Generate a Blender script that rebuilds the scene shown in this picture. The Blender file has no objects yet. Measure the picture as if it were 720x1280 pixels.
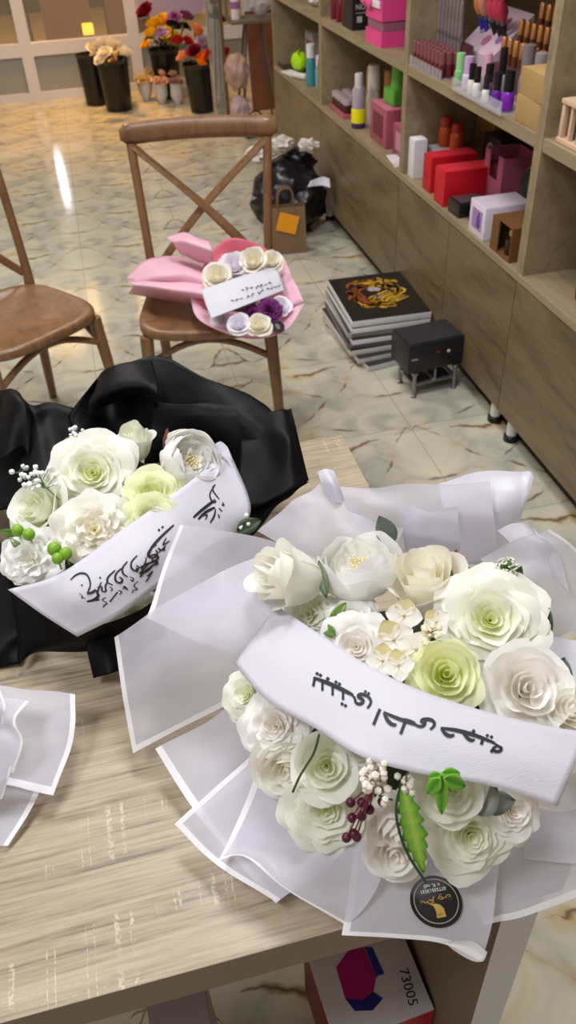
import bpy, bmesh, math, random
from mathutils import Vector, Matrix, noise
random.seed(11)
SC = bpy.context.scene
COL = SC.collection
PI = math.pi

# ------------------------------------------------------------------ camera
EYE = Vector((0.0, 0.0, 1.5))
RGT = Vector((0.97047637, -0.23790228, -0.03972551))
DWN = Vector((-0.18162156, -0.61241537, -0.76939004))
FWD = Vector((0.15871113, 0.75388986, -0.63754283))
FPX = 1002.44
cam_data = bpy.data.cameras.new('camera')
cam = bpy.data.objects.new('camera', cam_data)
COL.objects.link(cam)
cam.matrix_world = Matrix(((RGT.x, -DWN.x, -FWD.x, EYE.x), (RGT.y, -DWN.y, -FWD.y, EYE.y),
                           (RGT.z, -DWN.z, -FWD.z, EYE.z), (0, 0, 0, 1)))
cam_data.sensor_fit = 'VERTICAL'
cam_data.sensor_height = 36.0
cam_data.lens = 36.0 * FPX / 1280.0
cam_data.clip_start = 0.02
cam_data.dof.use_dof = True
cam_data.dof.focus_distance = 0.86
cam_data.dof.aperture_fstop = 10.0
SC.camera = cam


def at(px, py, z):
    """the point of height z seen at pixel px, py of the 720 x 1280 photograph"""
    v = RGT * ((px - 360) / FPX) + DWN * ((py - 640) / FPX) + FWD
    return EYE + v * ((z - EYE.z) / v.z)


# ------------------------------------------------------------------ mesh helpers
class MB:
    def __init__(s):
        s.v = []; s.f = []; s.m = []; s.c = []; s.has_c = False

    def add(s, vs, fs, mat=0, cols=None):
        o = len(s.v)
        s.v += [Vector(p) for p in vs]
        s.f += [tuple(i + o for i in f) for f in fs]
        s.m += [mat] * len(fs)
        if cols: s.has_c = True
        s.c += list(cols) if cols else [(1, 1, 1)] * len(vs)
        return s

    def box(s, x0, x1, y0, y1, z0, z1, bev=0.0, mat=0, M=None):
        b = min(bev, (x1 - x0) * .45, (y1 - y0) * .45, (z1 - z0) * .45)
        if b <= 0:
            vs = [(x, y, z) for z in (z0, z1) for y in (y0, y1) for x in (x0, x1)]
            fs = [(0, 2, 3, 1), (4, 5, 7, 6), (0, 1, 5, 4), (2, 6, 7, 3), (0, 4, 6, 2), (1, 3, 7, 5)]
        else:
            bm = bmesh.new()
            bmesh.ops.create_cube(bm, size=1)
            for v in bm.verts:
                v.co = Vector(((x0 + x1) / 2 + v.co.x * (x1 - x0), (y0 + y1) / 2 + v.co.y * (y1 - y0), (z0 + z1) / 2 + v.co.z * (z1 - z0)))
            bmesh.ops.bevel(bm, geom=bm.edges[:], offset=b, segments=2, profile=.6, affect='EDGES')
            bm.verts.index_update()
            vs = [v.co.copy() for v in bm.verts]
            fs = [tuple(v.index for v in f.verts) for f in bm.faces]
            bm.free()
        if M is not None: vs = [M @ Vector(p) for p in vs]
        return s.add(vs, fs, mat)

    def lathe(s, prof, n=20, c=(0, 0, 0), axis=None, mat=0, sx=1, sy=1, cap=True):
        c = Vector(c)
        A = frame(axis) if axis is not None else Matrix.Identity(3)
        vs = []; fs = []
        for (r, z) in prof:
            for k in range(n):
                a = 2 * PI * k / n
                vs.append(c + A @ Vector((r * math.cos(a) * sx, r * math.sin(a) * sy, z)))
        m = len(prof)
        for i in range(m - 1):
            for k in range(n):
                fs.append((i * n + k, i * n + (k + 1) % n, (i + 1) * n + (k + 1) % n, (i + 1) * n + k))
        if cap:
            if prof[0][0] > 1e-6: fs.append(tuple(range(n - 1, -1, -1)))
            if prof[-1][0] > 1e-6: fs.append(tuple((m - 1) * n + k for k in range(n)))
        return s.add(vs, fs, mat)

    def tube(s, pts, rad, n=8, mat=0, flat=1.0, up=None):
        pts = [Vector(p) for p in pts]
        L = len(pts)
        rads = rad if isinstance(rad, (list, tuple)) else [rad] * L
        vs = []; fs = []
        prev = None
        for i, p in enumerate(pts):
            t = (pts[min(i + 1, L - 1)] - pts[max(i - 1, 0)]).normalized()
            if up is not None:
                a = Vector(up)
            elif prev is not None:
                a = prev
            else:
                a = Vector((0, 0, 1)) if abs(t.z) < .9 else Vector((1, 0, 0))
            a = (a - t * a.dot(t)).normalized()
            prev = a
            b = t.cross(a)
            for k in range(n):
                q = 2 * PI * k / n
                vs.append(p + (a * math.cos(q) + b * math.sin(q) * flat) * rads[i])
        for i in range(L - 1):
            for k in range(n):
                fs.append((i * n + k, i * n + (k + 1) % n, (i + 1) * n + (k + 1) % n, (i + 1) * n + k))
        fs.append(tuple(range(n - 1, -1, -1)))
        fs.append(tuple((L - 1) * n + k for k in range(n)))
        return s.add(vs, fs, mat)

    def ball(s, c, r, mat=0, sub=2, sc=(1, 1, 1), lump=0.0, freq=3.0, seed=0):
        bm = bmesh.new()
        bmesh.ops.create_icosphere(bm, subdivisions=sub, radius=1)
        bm.verts.index_update()
        vs = []
        for v in bm.verts:
            q = v.co.copy()
            if lump:
                q *= 1 + lump * noise.noise(q * freq + Vector((seed, seed * 2.3, 1)))
            vs.append(Vector(c) + Vector((q.x * sc[0], q.y * sc[1], q.z * sc[2])) * r)
        fs = [tuple(v.index for v in f.verts) for f in bm.faces]
        bm.free()
        return s.add(vs, fs, mat)

    def poly(s, pts, z0, z1, mat=0):
        n = len(pts)
        vs = [(x, y, z0) for x, y in pts] + [(x, y, z1) for x, y in pts]
        fs = [tuple(range(n - 1, -1, -1)), tuple(range(n, 2 * n))]
        fs += [(i, (i + 1) % n, n + (i + 1) % n, n + i) for i in range(n)]
        return s.add(vs, fs, mat)

    def build(s, name, mats, parent=None, smooth=True, loc=None, solid=0.0, bevel=0.0, auto=True):
        me = bpy.data.meshes.new(name)
        me.from_pydata([tuple(v) for v in s.v], [], s.f)
        if not isinstance(mats, (list, tuple)): mats = [mats]
        for m in mats: me.materials.append(m)
        if len(mats) > 1: me.polygons.foreach_set('material_index', s.m)
        if s.has_c:
            ca = me.color_attributes.new('tint', 'FLOAT_COLOR', 'POINT')
            ca.data.foreach_set('color', [x for c in s.c for x in (c[0], c[1], c[2], 1.0)])
        me.update()
        if smooth:
            me.polygons.foreach_set('use_smooth', [True] * len(me.polygons))
            if auto: me.set_sharp_from_angle(angle=math.radians(38))
        o = bpy.data.objects.new(name, me)
        COL.objects.link(o)
        if parent is not None: o.parent = parent
        if loc is not None: o.location = loc
        if solid:
            md = o.modifiers.new('thickness', 'SOLIDIFY'); md.thickness = solid; md.offset = 0
        if bevel:
            md = o.modifiers.new('bevel', 'BEVEL'); md.width = bevel; md.segments = 2; md.limit_method = 'ANGLE'
        return o


def frame(z):
    z = Vector(z).normalized()
    x = Vector((1, 0, 0)) if abs(z.x) < .8 else Vector((0, 1, 0))
    y = z.cross(x).normalized(); x = y.cross(z)
    return Matrix((x, y, z)).transposed()


def tag(o, label=None, cat=None, group=None, kind=None):
    if label: o['label'] = label
    if cat: o['category'] = cat
    if group: o['group'] = group
    if kind: o['kind'] = kind
    return o


def thing(name, label, cat, loc=(0, 0, 0), rotz=0.0, group=None):
    o = bpy.data.objects.new(name, None)
    COL.objects.link(o)
    o.empty_display_size = .05
    o.location = loc; o.rotation_euler = (0, 0, rotz)
    return tag(o, label, cat, group)


def copy_tree(o, parent=None):
    c = o.copy(); COL.objects.link(c)
    if parent is not None: c.parent = parent
    for ch in [x for x in bpy.data.objects if x.parent == o]:
        copy_tree(ch, c)
    return c


def dup(o, loc, rotz=0.0, label=None, group=None):
    c = copy_tree(o)
    c.location = loc; c.rotation_euler = (0, 0, rotz)
    if label: c['label'] = label
    if group: c['group'] = group
    return c


def catmull(P, t):
    n = len(P) - 1
    x = min(max(t, 0), 1) * n
    i = min(int(x), n - 1); f = x - i
    p1, p2 = P[i], P[i + 1]
    p0 = P[i - 1] if i > 0 else p1 * 2 - p2
    p3 = P[i + 2] if i + 2 <= n else p2 * 2 - p1
    return (p1 * 2 + (p2 - p0) * f + (p0 * 2 - p1 * 5 + p2 * 4 - p3) * f * f + (p1 * 3 - p0 - p2 * 3 + p3) * f ** 3) * .5


def net_surface(net):
    """net: rows of points; returns S(s, t): s along a row, t across the rows"""
    rows = [[Vector(p) for p in r] for r in net]
    return lambda s, t: catmull([catmull(r, s) for r in rows], t)


# ------------------------------------------------------------------ materials
def lin(c):
    return tuple(((x / 12.92) if x <= .04045 else ((x + .055) / 1.055) ** 2.4) for x in [v / 255 for v in c])


def new_mat(name):
    m = bpy.data.materials.new(name); m.use_nodes = True
    nt = m.node_tree
    return m, nt, nt.nodes['Principled BSDF'], nt.nodes['Material Output']


def simple(name, rgb, rough=.5, metal=0.0, var=.08, scale=40.0, spec=.5, bump=0.0, trans=0.0, alpha=1.0, coat=0.0, ior=1.45, stretch=(1, 1, 1)):
    m, nt, b, out = new_mat(name)
    N = nt.nodes; L = nt.links
    c = lin(rgb)
    tc = N.new('ShaderNodeTexCoord')
    mp = N.new('ShaderNodeMapping'); mp.inputs['Scale'].default_value = stretch
    no = N.new('ShaderNodeTexNoise'); no.inputs['Scale'].default_value = scale; no.inputs['Detail'].default_value = 4
    L.new(tc.outputs['Object'], mp.inputs['Vector']); L.new(mp.outputs['Vector'], no.inputs['Vector'])
    rp = N.new('ShaderNodeMix'); rp.data_type = 'RGBA'
    rp.inputs['A'].default_value = tuple(min(1, x * (1 - var)) for x in c) + (1,)
    rp.inputs['B'].default_value = tuple(min(1, x * (1 + var)) for x in c) + (1,)
    L.new(no.outputs['Fac'], rp.inputs['Factor'])
    L.new(rp.outputs['Result'], b.inputs['Base Color'])
    b.inputs['Roughness'].default_value = rough
    b.inputs['Metallic'].default_value = metal
    b.inputs['Specular IOR Level'].default_value = spec
    b.inputs['Transmission Weight'].default_value = trans
    b.inputs['IOR'].default_value = ior
    b.inputs['Alpha'].default_value = alpha
    b.inputs['Coat Weight'].default_value = coat
    if bump:
        bp = N.new('ShaderNodeBump'); bp.inputs['Strength'].default_value = bump; bp.inputs['Distance'].default_value = .002
        L.new(no.outputs['Fac'], bp.inputs['Height']); L.new(bp.outputs['Normal'], b.inputs['Normal'])
    return m


def ramp(nt, fac, stops):
    r = nt.nodes.new('ShaderNodeValToRGB')
    e = r.color_ramp.elements
    while len(e) < len(stops): e.new(.5)
    for i, (p, c) in enumerate(stops):
        e[i].position = p
        e[i].color = c if len(c) == 4 else tuple(c) + (1,)
    nt.links.new(fac, r.inputs['Fac'])
    return r


def math_node(nt, op, a, b=None, c=None):
    n = nt.nodes.new('ShaderNodeMath'); n.operation = op
    for i, x in enumerate((a, b, c)):
        if x is None: continue
        if isinstance(x, (int, float)): n.inputs[i].default_value = x
        else: nt.links.new(x, n.inputs[i])
    return n.outputs[0]


def mix_rgb(nt, fac, a, b, mode='MIX'):
    n = nt.nodes.new('ShaderNodeMix'); n.data_type = 'RGBA'; n.blend_type = mode
    for k, x in (('Factor', fac), ('A', a), ('B', b)):
        if isinstance(x, (int, float)): n.inputs[k].default_value = x
        elif isinstance(x, tuple): n.inputs[k].default_value = x if len(x) == 4 else x + (1,)
        else: nt.links.new(x, n.inputs[k])
    return n.outputs['Result']


def wood(name, dark, mid, light, axis=(1, 14, 14), scale=3.0, rough=.45, hatch=False, bump=.06, fine=.38):
    m, nt, b, out = new_mat(name)
    N = nt.nodes; L = nt.links
    tc = N.new('ShaderNodeTexCoord')
    mp = N.new('ShaderNodeMapping'); mp.inputs['Scale'].default_value = axis
    L.new(tc.outputs['Object'], mp.inputs['Vector'])
    n1 = N.new('ShaderNodeTexNoise'); n1.inputs['Scale'].default_value = scale; n1.inputs['Detail'].default_value = 8; n1.inputs['Distortion'].default_value = 1.2
    L.new(mp.outputs['Vector'], n1.inputs['Vector'])
    n2 = N.new('ShaderNodeTexNoise'); n2.inputs['Scale'].default_value = scale * (4.5 if hatch else 7); n2.inputs['Detail'].default_value = 8; n2.inputs['Roughness'].default_value = .65
    L.new(mp.outputs['Vector'], n2.inputs['Vector'])
    f = math_node(nt, 'ADD', math_node(nt, 'MULTIPLY', n1.outputs['Fac'], 1 - fine), math_node(nt, 'MULTIPLY', n2.outputs['Fac'], fine))
    r = ramp(nt, f, [(.36, lin(dark)), (.46, lin(mid)), (.60, lin(light))])
    col = r.outputs['Color']
    if hatch:
        sp = N.new('ShaderNodeSeparateXYZ'); L.new(tc.outputs['Object'], sp.inputs[0])
        # short pale cross-grain marks in scattered patches
        w = N.new('ShaderNodeTexNoise'); w.noise_dimensions = '1D'; w.inputs['Scale'].default_value = 85; w.inputs['Detail'].default_value = 0
        wob = N.new('ShaderNodeTexNoise'); wob.inputs['Scale'].default_value = 60
        L.new(tc.outputs['Object'], wob.inputs['Vector'])
        L.new(math_node(nt, 'ADD', sp.outputs['X'], math_node(nt, 'MULTIPLY', wob.outputs['Fac'], .003)), w.inputs['W'])
        ln = ramp(nt, w.outputs['Fac'], [(.60, (0, 0, 0)), (.66, (1, 1, 1)), (.70, (1, 1, 1)), (.74, (0, 0, 0))])
        w2 = N.new('ShaderNodeTexNoise'); w2.noise_dimensions = '1D'; w2.inputs['Scale'].default_value = 120; w2.inputs['Detail'].default_value = 0
        L.new(sp.outputs['Y'], w2.inputs['W'])
        ln2 = ramp(nt, w2.outputs['Fac'], [(.62, (0, 0, 0)), (.68, (.5, .5, .5)), (.72, (0, 0, 0))])
        pm = N.new('ShaderNodeMapping'); pm.inputs['Scale'].default_value = (4.5, 13, 1); pm.inputs['Location'].default_value = (.3, .15, 0)
        L.new(tc.outputs['Object'], pm.inputs['Vector'])
        pn = N.new('ShaderNodeTexNoise'); pn.inputs['Scale'].default_value = 1.6; pn.inputs['Detail'].default_value = 1
        L.new(pm.outputs['Vector'], pn.inputs['Vector'])
        mask = ramp(nt, pn.outputs['Fac'], [(.53, (0, 0, 0)), (.60, (1, 1, 1))])
        br = N.new('ShaderNodeTexNoise'); br.inputs['Scale'].default_value = 260
        L.new(tc.outputs['Object'], br.inputs['Vector'])
        brk = ramp(nt, br.outputs['Fac'], [(.42, (0, 0, 0)), (.56, (1, 1, 1))])
        fac = math_node(nt, 'MULTIPLY', math_node(nt, 'MULTIPLY', math_node(nt, 'MAXIMUM', ln.outputs['Color'], ln2.outputs['Color']), mask.outputs['Color']), math_node(nt, 'MULTIPLY', brk.outputs['Color'], .48))
        col = mix_rgb(nt, fac, col, lin((236, 226, 206)))
    L.new(col, b.inputs['Base Color'])
    b.inputs['Roughness'].default_value = rough
    bp = N.new('ShaderNodeBump'); bp.inputs['Strength'].default_value = bump; bp.inputs['Distance'].default_value = .001
    L.new(n2.outputs['Fac'], bp.inputs['Height']); L.new(bp.outputs['Normal'], b.inputs['Normal'])
    return m


def marble_floor():
    m, nt, b, out = new_mat('marble_tiles')
    N = nt.nodes; L = nt.links
    tc = N.new('ShaderNodeTexCoord')
    sp = N.new('ShaderNodeSeparateXYZ'); L.new(tc.outputs['Object'], sp.inputs[0])
    T = .5
    xs = math_node(nt, 'ADD', sp.outputs['X'], .13 + T * 20)
    ys = math_node(nt, 'ADD', sp.outputs['Y'], -2.59 + T * 20)
    px = math_node(nt, 'PINGPONG', xs, T)
    my = math_node(nt, 'FLOORED_MODULO', ys, T)
    cb = N.new('ShaderNodeCombineXYZ'); L.new(px, cb.inputs[0]); L.new(my, cb.inputs[1])
    # each tile differs a little
    cell = N.new('ShaderNodeTexNoise'); cell.inputs['Scale'].default_value = .9; L.new(tc.outputs['Object'], cell.inputs['Vector'])
    wn = N.new('ShaderNodeTexNoise'); wn.inputs['Scale'].default_value = 6; wn.inputs['Detail'].default_value = 3
    L.new(cb.outputs[0], wn.inputs['Vector'])
    wv = N.new('ShaderNodeVectorMath'); wv.operation = 'MULTIPLY_ADD'
    L.new(wn.outputs['Color'], wv.inputs[0]); wv.inputs[1].default_value = (.16, .16, 0); L.new(cb.outputs[0], wv.inputs[2])
    mp = N.new('ShaderNodeMapping'); mp.inputs['Scale'].default_value = (1, 1.35, 1); mp.inputs['Rotation'].default_value = (0, 0, .5)
    L.new(wv.outputs[0], mp.inputs['Vector'])
    vo = N.new('ShaderNodeTexVoronoi'); vo.voronoi_dimensions = '2D'; vo.feature = 'DISTANCE_TO_EDGE'; vo.inputs['Scale'].default_value = 3.6
    L.new(mp.outputs['Vector'], vo.inputs['Vector'])
    mk = N.new('ShaderNodeTexNoise'); mk.inputs['Scale'].default_value = 7; mk.inputs['Detail'].default_value = 2; L.new(cb.outputs[0], mk.inputs['Vector'])
    width = math_node(nt, 'MULTIPLY', ramp(nt, mk.outputs['Fac'], [(.47, (0.02, 0.02, 0.02)), (.62, (1, 1, 1))]).outputs['Color'], .07)
    vein = math_node(nt, 'SUBTRACT', 1.0, math_node(nt, 'SMOOTH_MIN', math_node(nt, 'DIVIDE', vo.outputs['Distance'], width), 1.0, .3))
    vein = math_node(nt, 'MAXIMUM', vein, 0.0)
    soft = math_node(nt, 'SUBTRACT', 1.0, math_node(nt, 'MINIMUM', math_node(nt, 'DIVIDE', vo.outputs['Distance'], .13), 1.0))
    bn = N.new('ShaderNodeTexNoise'); bn.inputs['Scale'].default_value = 5; bn.inputs['Detail'].default_value = 5; bn.inputs['Distortion'].default_value = .8
    L.new(cb.outputs[0], bn.inputs['Vector'])
    base = ramp(nt, bn.outputs['Fac'], [(.30, lin((150, 153, 142))), (.45, lin((190, 187, 170))), (.58, lin((206, 201, 178))), (.70, lin((196, 176, 126)))])
    yl = N.new('ShaderNodeTexNoise'); yl.inputs['Scale'].default_value = 9; yl.inputs['Detail'].default_value = 3; L.new(wv.outputs[0], yl.inputs['Vector'])
    ym = ramp(nt, yl.outputs['Fac'], [(.50, (0, 0, 0)), (.68, (1, 1, 1))])
    c1 = mix_rgb(nt, math_node(nt, 'MULTIPLY', math_node(nt, 'MULTIPLY', soft, ym.outputs['Color']), .75), base.outputs['Color'], lin((176, 136, 62)))
    vc = ramp(nt, mk.outputs['Fac'], [(.35, lin((112, 104, 92))), (.6, lin((92, 62, 34)))])
    c2 = mix_rgb(nt, math_node(nt, 'MULTIPLY', vein, .92), c1, vc.outputs['Color'])
    # joints
    mx = math_node(nt, 'FLOORED_MODULO', xs, T)
    ex = math_node(nt, 'MINIMUM', mx, math_node(nt, 'SUBTRACT', T, mx))
    ey = math_node(nt, 'MINIMUM', my, math_node(nt, 'SUBTRACT', T, my))
    jn = math_node(nt, 'LESS_THAN', math_node(nt, 'MINIMUM', ex, ey), .0018)
    c3 = mix_rgb(nt, math_node(nt, 'MULTIPLY', jn, .7), c2, lin((150, 142, 122)))
    L.new(c3, b.inputs['Base Color'])
    b.inputs['Roughness'].default_value = .10
    b.inputs['Specular IOR Level'].default_value = .55
    return m


def film(name, rgb, see=.35, rough=.35, glow=.5, fibre=False):
    """thin sheet: partly see-through, partly diffuse on both sides"""
    m, nt, b, out = new_mat(name)
    N = nt.nodes; L = nt.links
    c = lin(rgb) + (1,)
    no = N.new('ShaderNodeTexNoise'); no.inputs['Scale'].default_value = 25
    tcx = N.new('ShaderNodeTexCoord'); L.new(tcx.outputs['Object'], no.inputs['Vector'])
    colr = ramp(nt, no.outputs['Fac'], [(.3, tuple(x * .97 for x in c[:3])), (.7, c[:3])])
    b.inputs['Roughness'].default_value = rough
    b.inputs['Specular IOR Level'].default_value = .3
    L.new(colr.outputs['Color'], b.inputs['Base Color'])
    if fibre:
        mpf = N.new('ShaderNodeMapping'); mpf.inputs['Scale'].default_value = (30, 500, 500); mpf.inputs['Rotation'].default_value = (0, 0, .45)
        L.new(tcx.outputs['Object'], mpf.inputs['Vector'])
        nf = N.new('ShaderNodeTexNoise'); nf.inputs['Scale'].default_value = 3; nf.inputs['Detail'].default_value = 3
        L.new(mpf.outputs['Vector'], nf.inputs['Vector'])
        bpf = N.new('ShaderNodeBump'); bpf.inputs['Strength'].default_value = .35; bpf.inputs['Distance'].default_value = .001
        L.new(nf.outputs['Fac'], bpf.inputs['Height']); L.new(bpf.outputs['Normal'], b.inputs['Normal'])
    tl = N.new('ShaderNodeBsdfTranslucent'); L.new(colr.outputs['Color'], tl.inputs['Color'])
    m1 = N.new('ShaderNodeMixShader'); m1.inputs['Fac'].default_value = glow
    L.new(b.outputs[0], m1.inputs[1]); L.new(tl.outputs[0], m1.inputs[2])
    res = m1.outputs[0]
    if see > 0:
        tr = N.new('ShaderNodeBsdfTransparent')
        m2 = N.new('ShaderNodeMixShader'); m2.inputs['Fac'].default_value = see
        L.new(res, m2.inputs[1]); L.new(tr.outputs[0], m2.inputs[2])
        res = m2.outputs[0]
    L.new(res, out.inputs['Surface'])
    return m


def tinted(name, rough=.6, glow=.26, bump=.15, spec=.25):
    """petals and leaves: colour from the mesh's own tint, light passes through"""
    m, nt, b, out = new_mat(name)
    N = nt.nodes; L = nt.links
    at_ = N.new('ShaderNodeAttribute'); at_.attribute_name = 'tint'
    no = N.new('ShaderNodeTexNoise'); no.inputs['Scale'].default_value = 90; no.inputs['Detail'].default_value = 3
    tcx = N.new('ShaderNodeTexCoord'); L.new(tcx.outputs['Object'], no.inputs['Vector'])
    v = ramp(nt, no.outputs['Fac'], [(.3, (.97, .97, .965)), (.7, (1, 1, 1))])
    col = mix_rgb(nt, 1.0, at_.outputs['Color'], v.outputs['Color'], 'MULTIPLY')
    L.new(col, b.inputs['Base Color'])
    b.inputs['Roughness'].default_value = rough; b.inputs['Specular IOR Level'].default_value = spec
    bp = N.new('ShaderNodeBump'); bp.inputs['Strength'].default_value = bump; bp.inputs['Distance'].default_value = .002
    L.new(no.outputs['Fac'], bp.inputs['Height']); L.new(bp.outputs['Normal'], b.inputs['Normal'])
    tl = N.new('ShaderNodeBsdfTranslucent'); L.new(col, tl.inputs['Color'])
    m1 = N.new('ShaderNodeMixShader'); m1.inputs['Fac'].default_value = glow
    L.new(b.outputs[0], m1.inputs[1]); L.new(tl.outputs[0], m1.inputs[2])
    L.new(m1.outputs[0], out.inputs['Surface'])
    return m


def emitter(name, rgb, power):
    m, nt, b, out = new_mat(name)
    e = nt.nodes.new('ShaderNodeEmission'); e.inputs['Color'].default_value = lin(rgb) + (1,); e.inputs['Strength'].default_value = power
    nt.links.new(e.outputs[0], out.inputs['Surface'])
    return m


_cache = {}
def plain(rgb, rough=.45, **k):
    key = (rgb, rough, tuple(sorted(k.items())))
    if key not in _cache:
        _cache[key] = simple('tone_%d_%d_%d' % rgb, rgb, rough, **k)
    return _cache[key]


M_TABLE = wood('pale_oak_laminate', (120, 108, 90), (164, 148, 122), (186, 171, 145), axis=(1, 22, 22), scale=2.6, rough=.42, hatch=True, fine=.55)
M_EDGE = simple('table_edge_band', (128, 112, 92), .5, var=.06, scale=8)
M_SHELF = wood('greige_oak', (130, 113, 88), (146, 128, 100), (158, 139, 110), axis=(5, .7, 5), scale=2.2, rough=.5)
M_DOOR = wood('brown_oak_front', (84, 70, 49), (108, 91, 65), (125, 107, 78), axis=(3, .8, 5), scale=1.8, rough=.42)
M_CHAIR = wood('chair_brown', (106, 74, 47), (125, 89, 58), (138, 101, 68), axis=(6, 6, 1.2), scale=3, rough=.33, bump=.02)
M_FLOOR = marble_floor()
M_WALL = simple('painted_wall', (206, 200, 192), .8, var=.03, scale=6)
M_CEIL = simple('ceiling_white', (232, 230, 226), .8, var=.02, scale=6)
M_ALU = simple('white_aluminium', (214, 214, 222), .4, var=.04, scale=10)
M_PANEL = simple('grey_panel', (150, 152, 150), .5, var=.05, scale=8)
M_FILM = film('frosted_film', (237, 236, 248), see=.27, glow=.36)
M_FILM2 = film('milky_film', (238, 238, 252), see=.05, glow=.34)
M_RIM = film('white_film_border', (252, 252, 255), see=.0, glow=.2)
M_SASH = film('white_sash_cloth', (222, 221, 230), see=.0, glow=.12, rough=.85, fibre=True)
M_BLACKP = simple('black_wrapping_paper', (9, 9, 12), .5, var=.15, scale=30, spec=.16)
M_PINK = film('pink_paper', (250, 208, 224), see=.0, glow=.3, rough=.5)
M_HOT = film('rose_pink_paper', (242, 128, 150), see=.0, glow=.3, rough=.5)
M_PETAL = tinted('petals')
M_LEAF = tinted('leaves', rough=.4, glow=.2, spec=.5)
M_INK = simple('black_ink', (34, 32, 34), .6)
M_GOLD = simple('gold_print', (214, 178, 92), .35, metal=.4)
M_STICK = simple('black_sticker', (30, 28, 30), .35)
M_WHITE = plain((232, 230, 230), .5)
M_BLACK = plain((20, 20, 22), .4)
M_CHROME = simple('dull_metal', (150, 150, 154), .3, metal=.9)
M_GLASS = simple('clear_plastic', (225, 225, 232), .12, alpha=.25)
M_CLEAR = simple('window_glass', (235, 240, 240), .05, alpha=.08)
M_KRAFT = plain((176, 144, 92), .65)

# ------------------------------------------------------------------ the room
def struct(name, mb, mat, **k):
    o = mb.build(name, mat, smooth=False, **k)
    o['kind'] = 'structure'
    return o


FX = 1.126            # front plane of the cabinets
WX = 1.50             # wall behind them
SY = 7.45             # storefront
struct('floor', MB().box(-2.6, WX, -1.6, SY + .05, -.06, 0), M_FLOOR)
struct('ceiling', MB().box(-2.6, WX, -1.6, SY + .05, 2.9, 2.96), M_CEIL)
struct('wall_right', MB().box(WX, WX + .08, -1.6, SY + .05, 0, 2.9), M_WALL)
struct('wall_left', MB().box(-2.68, -2.6, -1.6, SY + .05, 0, 2.9), M_WALL)
struct('wall_back', MB().box(-2.6, WX, -1.68, -1.6, 0, 2.9), M_WALL)
# storefront: aluminium frame, grey lower panels, glass above
mb = MB()
for x in (-2.55, -1.35, -.335, .51, 1.45):
    mb.box(x - .045, x + .045, SY - .03, SY + .05, 0, 2.9)
mb.box(-2.6, WX, SY - .025, SY + .045, 0.0, .06)
mb.box(-2.6, WX, SY - .025, SY + .045, .315, .405)
mb.box(-2.6, WX, SY - .025, SY + .045, 2.3, 2.38)
wf = struct('window_1', mb, M_ALU)
mb = MB().box(-2.6, WX, SY, SY + .02, .06, .315)
o = mb.build('lower_panel', M_PANEL, wf, smooth=False)
mb = MB().box(-2.6, WX, SY + .005, SY + .012, .405, 2.3)
mb.build('pane', M_CLEAR, wf, smooth=False)
mb = MB().box(-2.6, WX, SY, SY + .02, 2.38, 2.9)
mb.build('header_panel', M_PANEL, wf, smooth=False)
struct('floor_outside', MB().box(-4, 4, SY + .05, 13, -.1, -.02), simple('street_paving', (170, 140, 84), .6, var=.2, scale=3))

# brown columns outside the glass
for k, (x, w, lab) in enumerate(((.02, .40, 'brown square column outside the storefront glass, beside the white post'),
                                 (.56, .42, 'brown square column outside the storefront glass, behind the two black flower buckets'))):
    t = thing('street_column', lab, 'column', (x, 8.3, -.02))
    MB().box(-w / 2, w / 2, -.2, .2, .0, 2.9, bev=.01).build('shaft', plain((150, 112, 80), .6), t)
    MB().box(-w / 2 - .02, w / 2 + .02, -.22, .22, 0, .08, bev=.006).build('plinth', plain((132, 98, 70), .6), t)
o = MB().box(-4, 4, 12.6, 12.8, -.02, 3.2).build('street_wall', plain((96, 74, 48), .8), smooth=False)
tag(o, 'dim brown wall across the street seen through the storefront', 'wall', kind='structure')
t = thing('lantern_block', 'small glowing yellow lantern on the ground outside the storefront glass', 'lantern', at(112, 46, .36) + Vector((0, .12, 0)))
t.location.z = -.02
MB().box(-.045, .045, -.04, .04, .38, .46, bev=.01).build('lit_panel', emitter('lantern_glow', (255, 196, 70), 1.6), t)
MB().box(-.035, .035, -.03, .03, 0, .38, bev=.005).build('stand', plain((60, 50, 40), .6), t)

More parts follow.
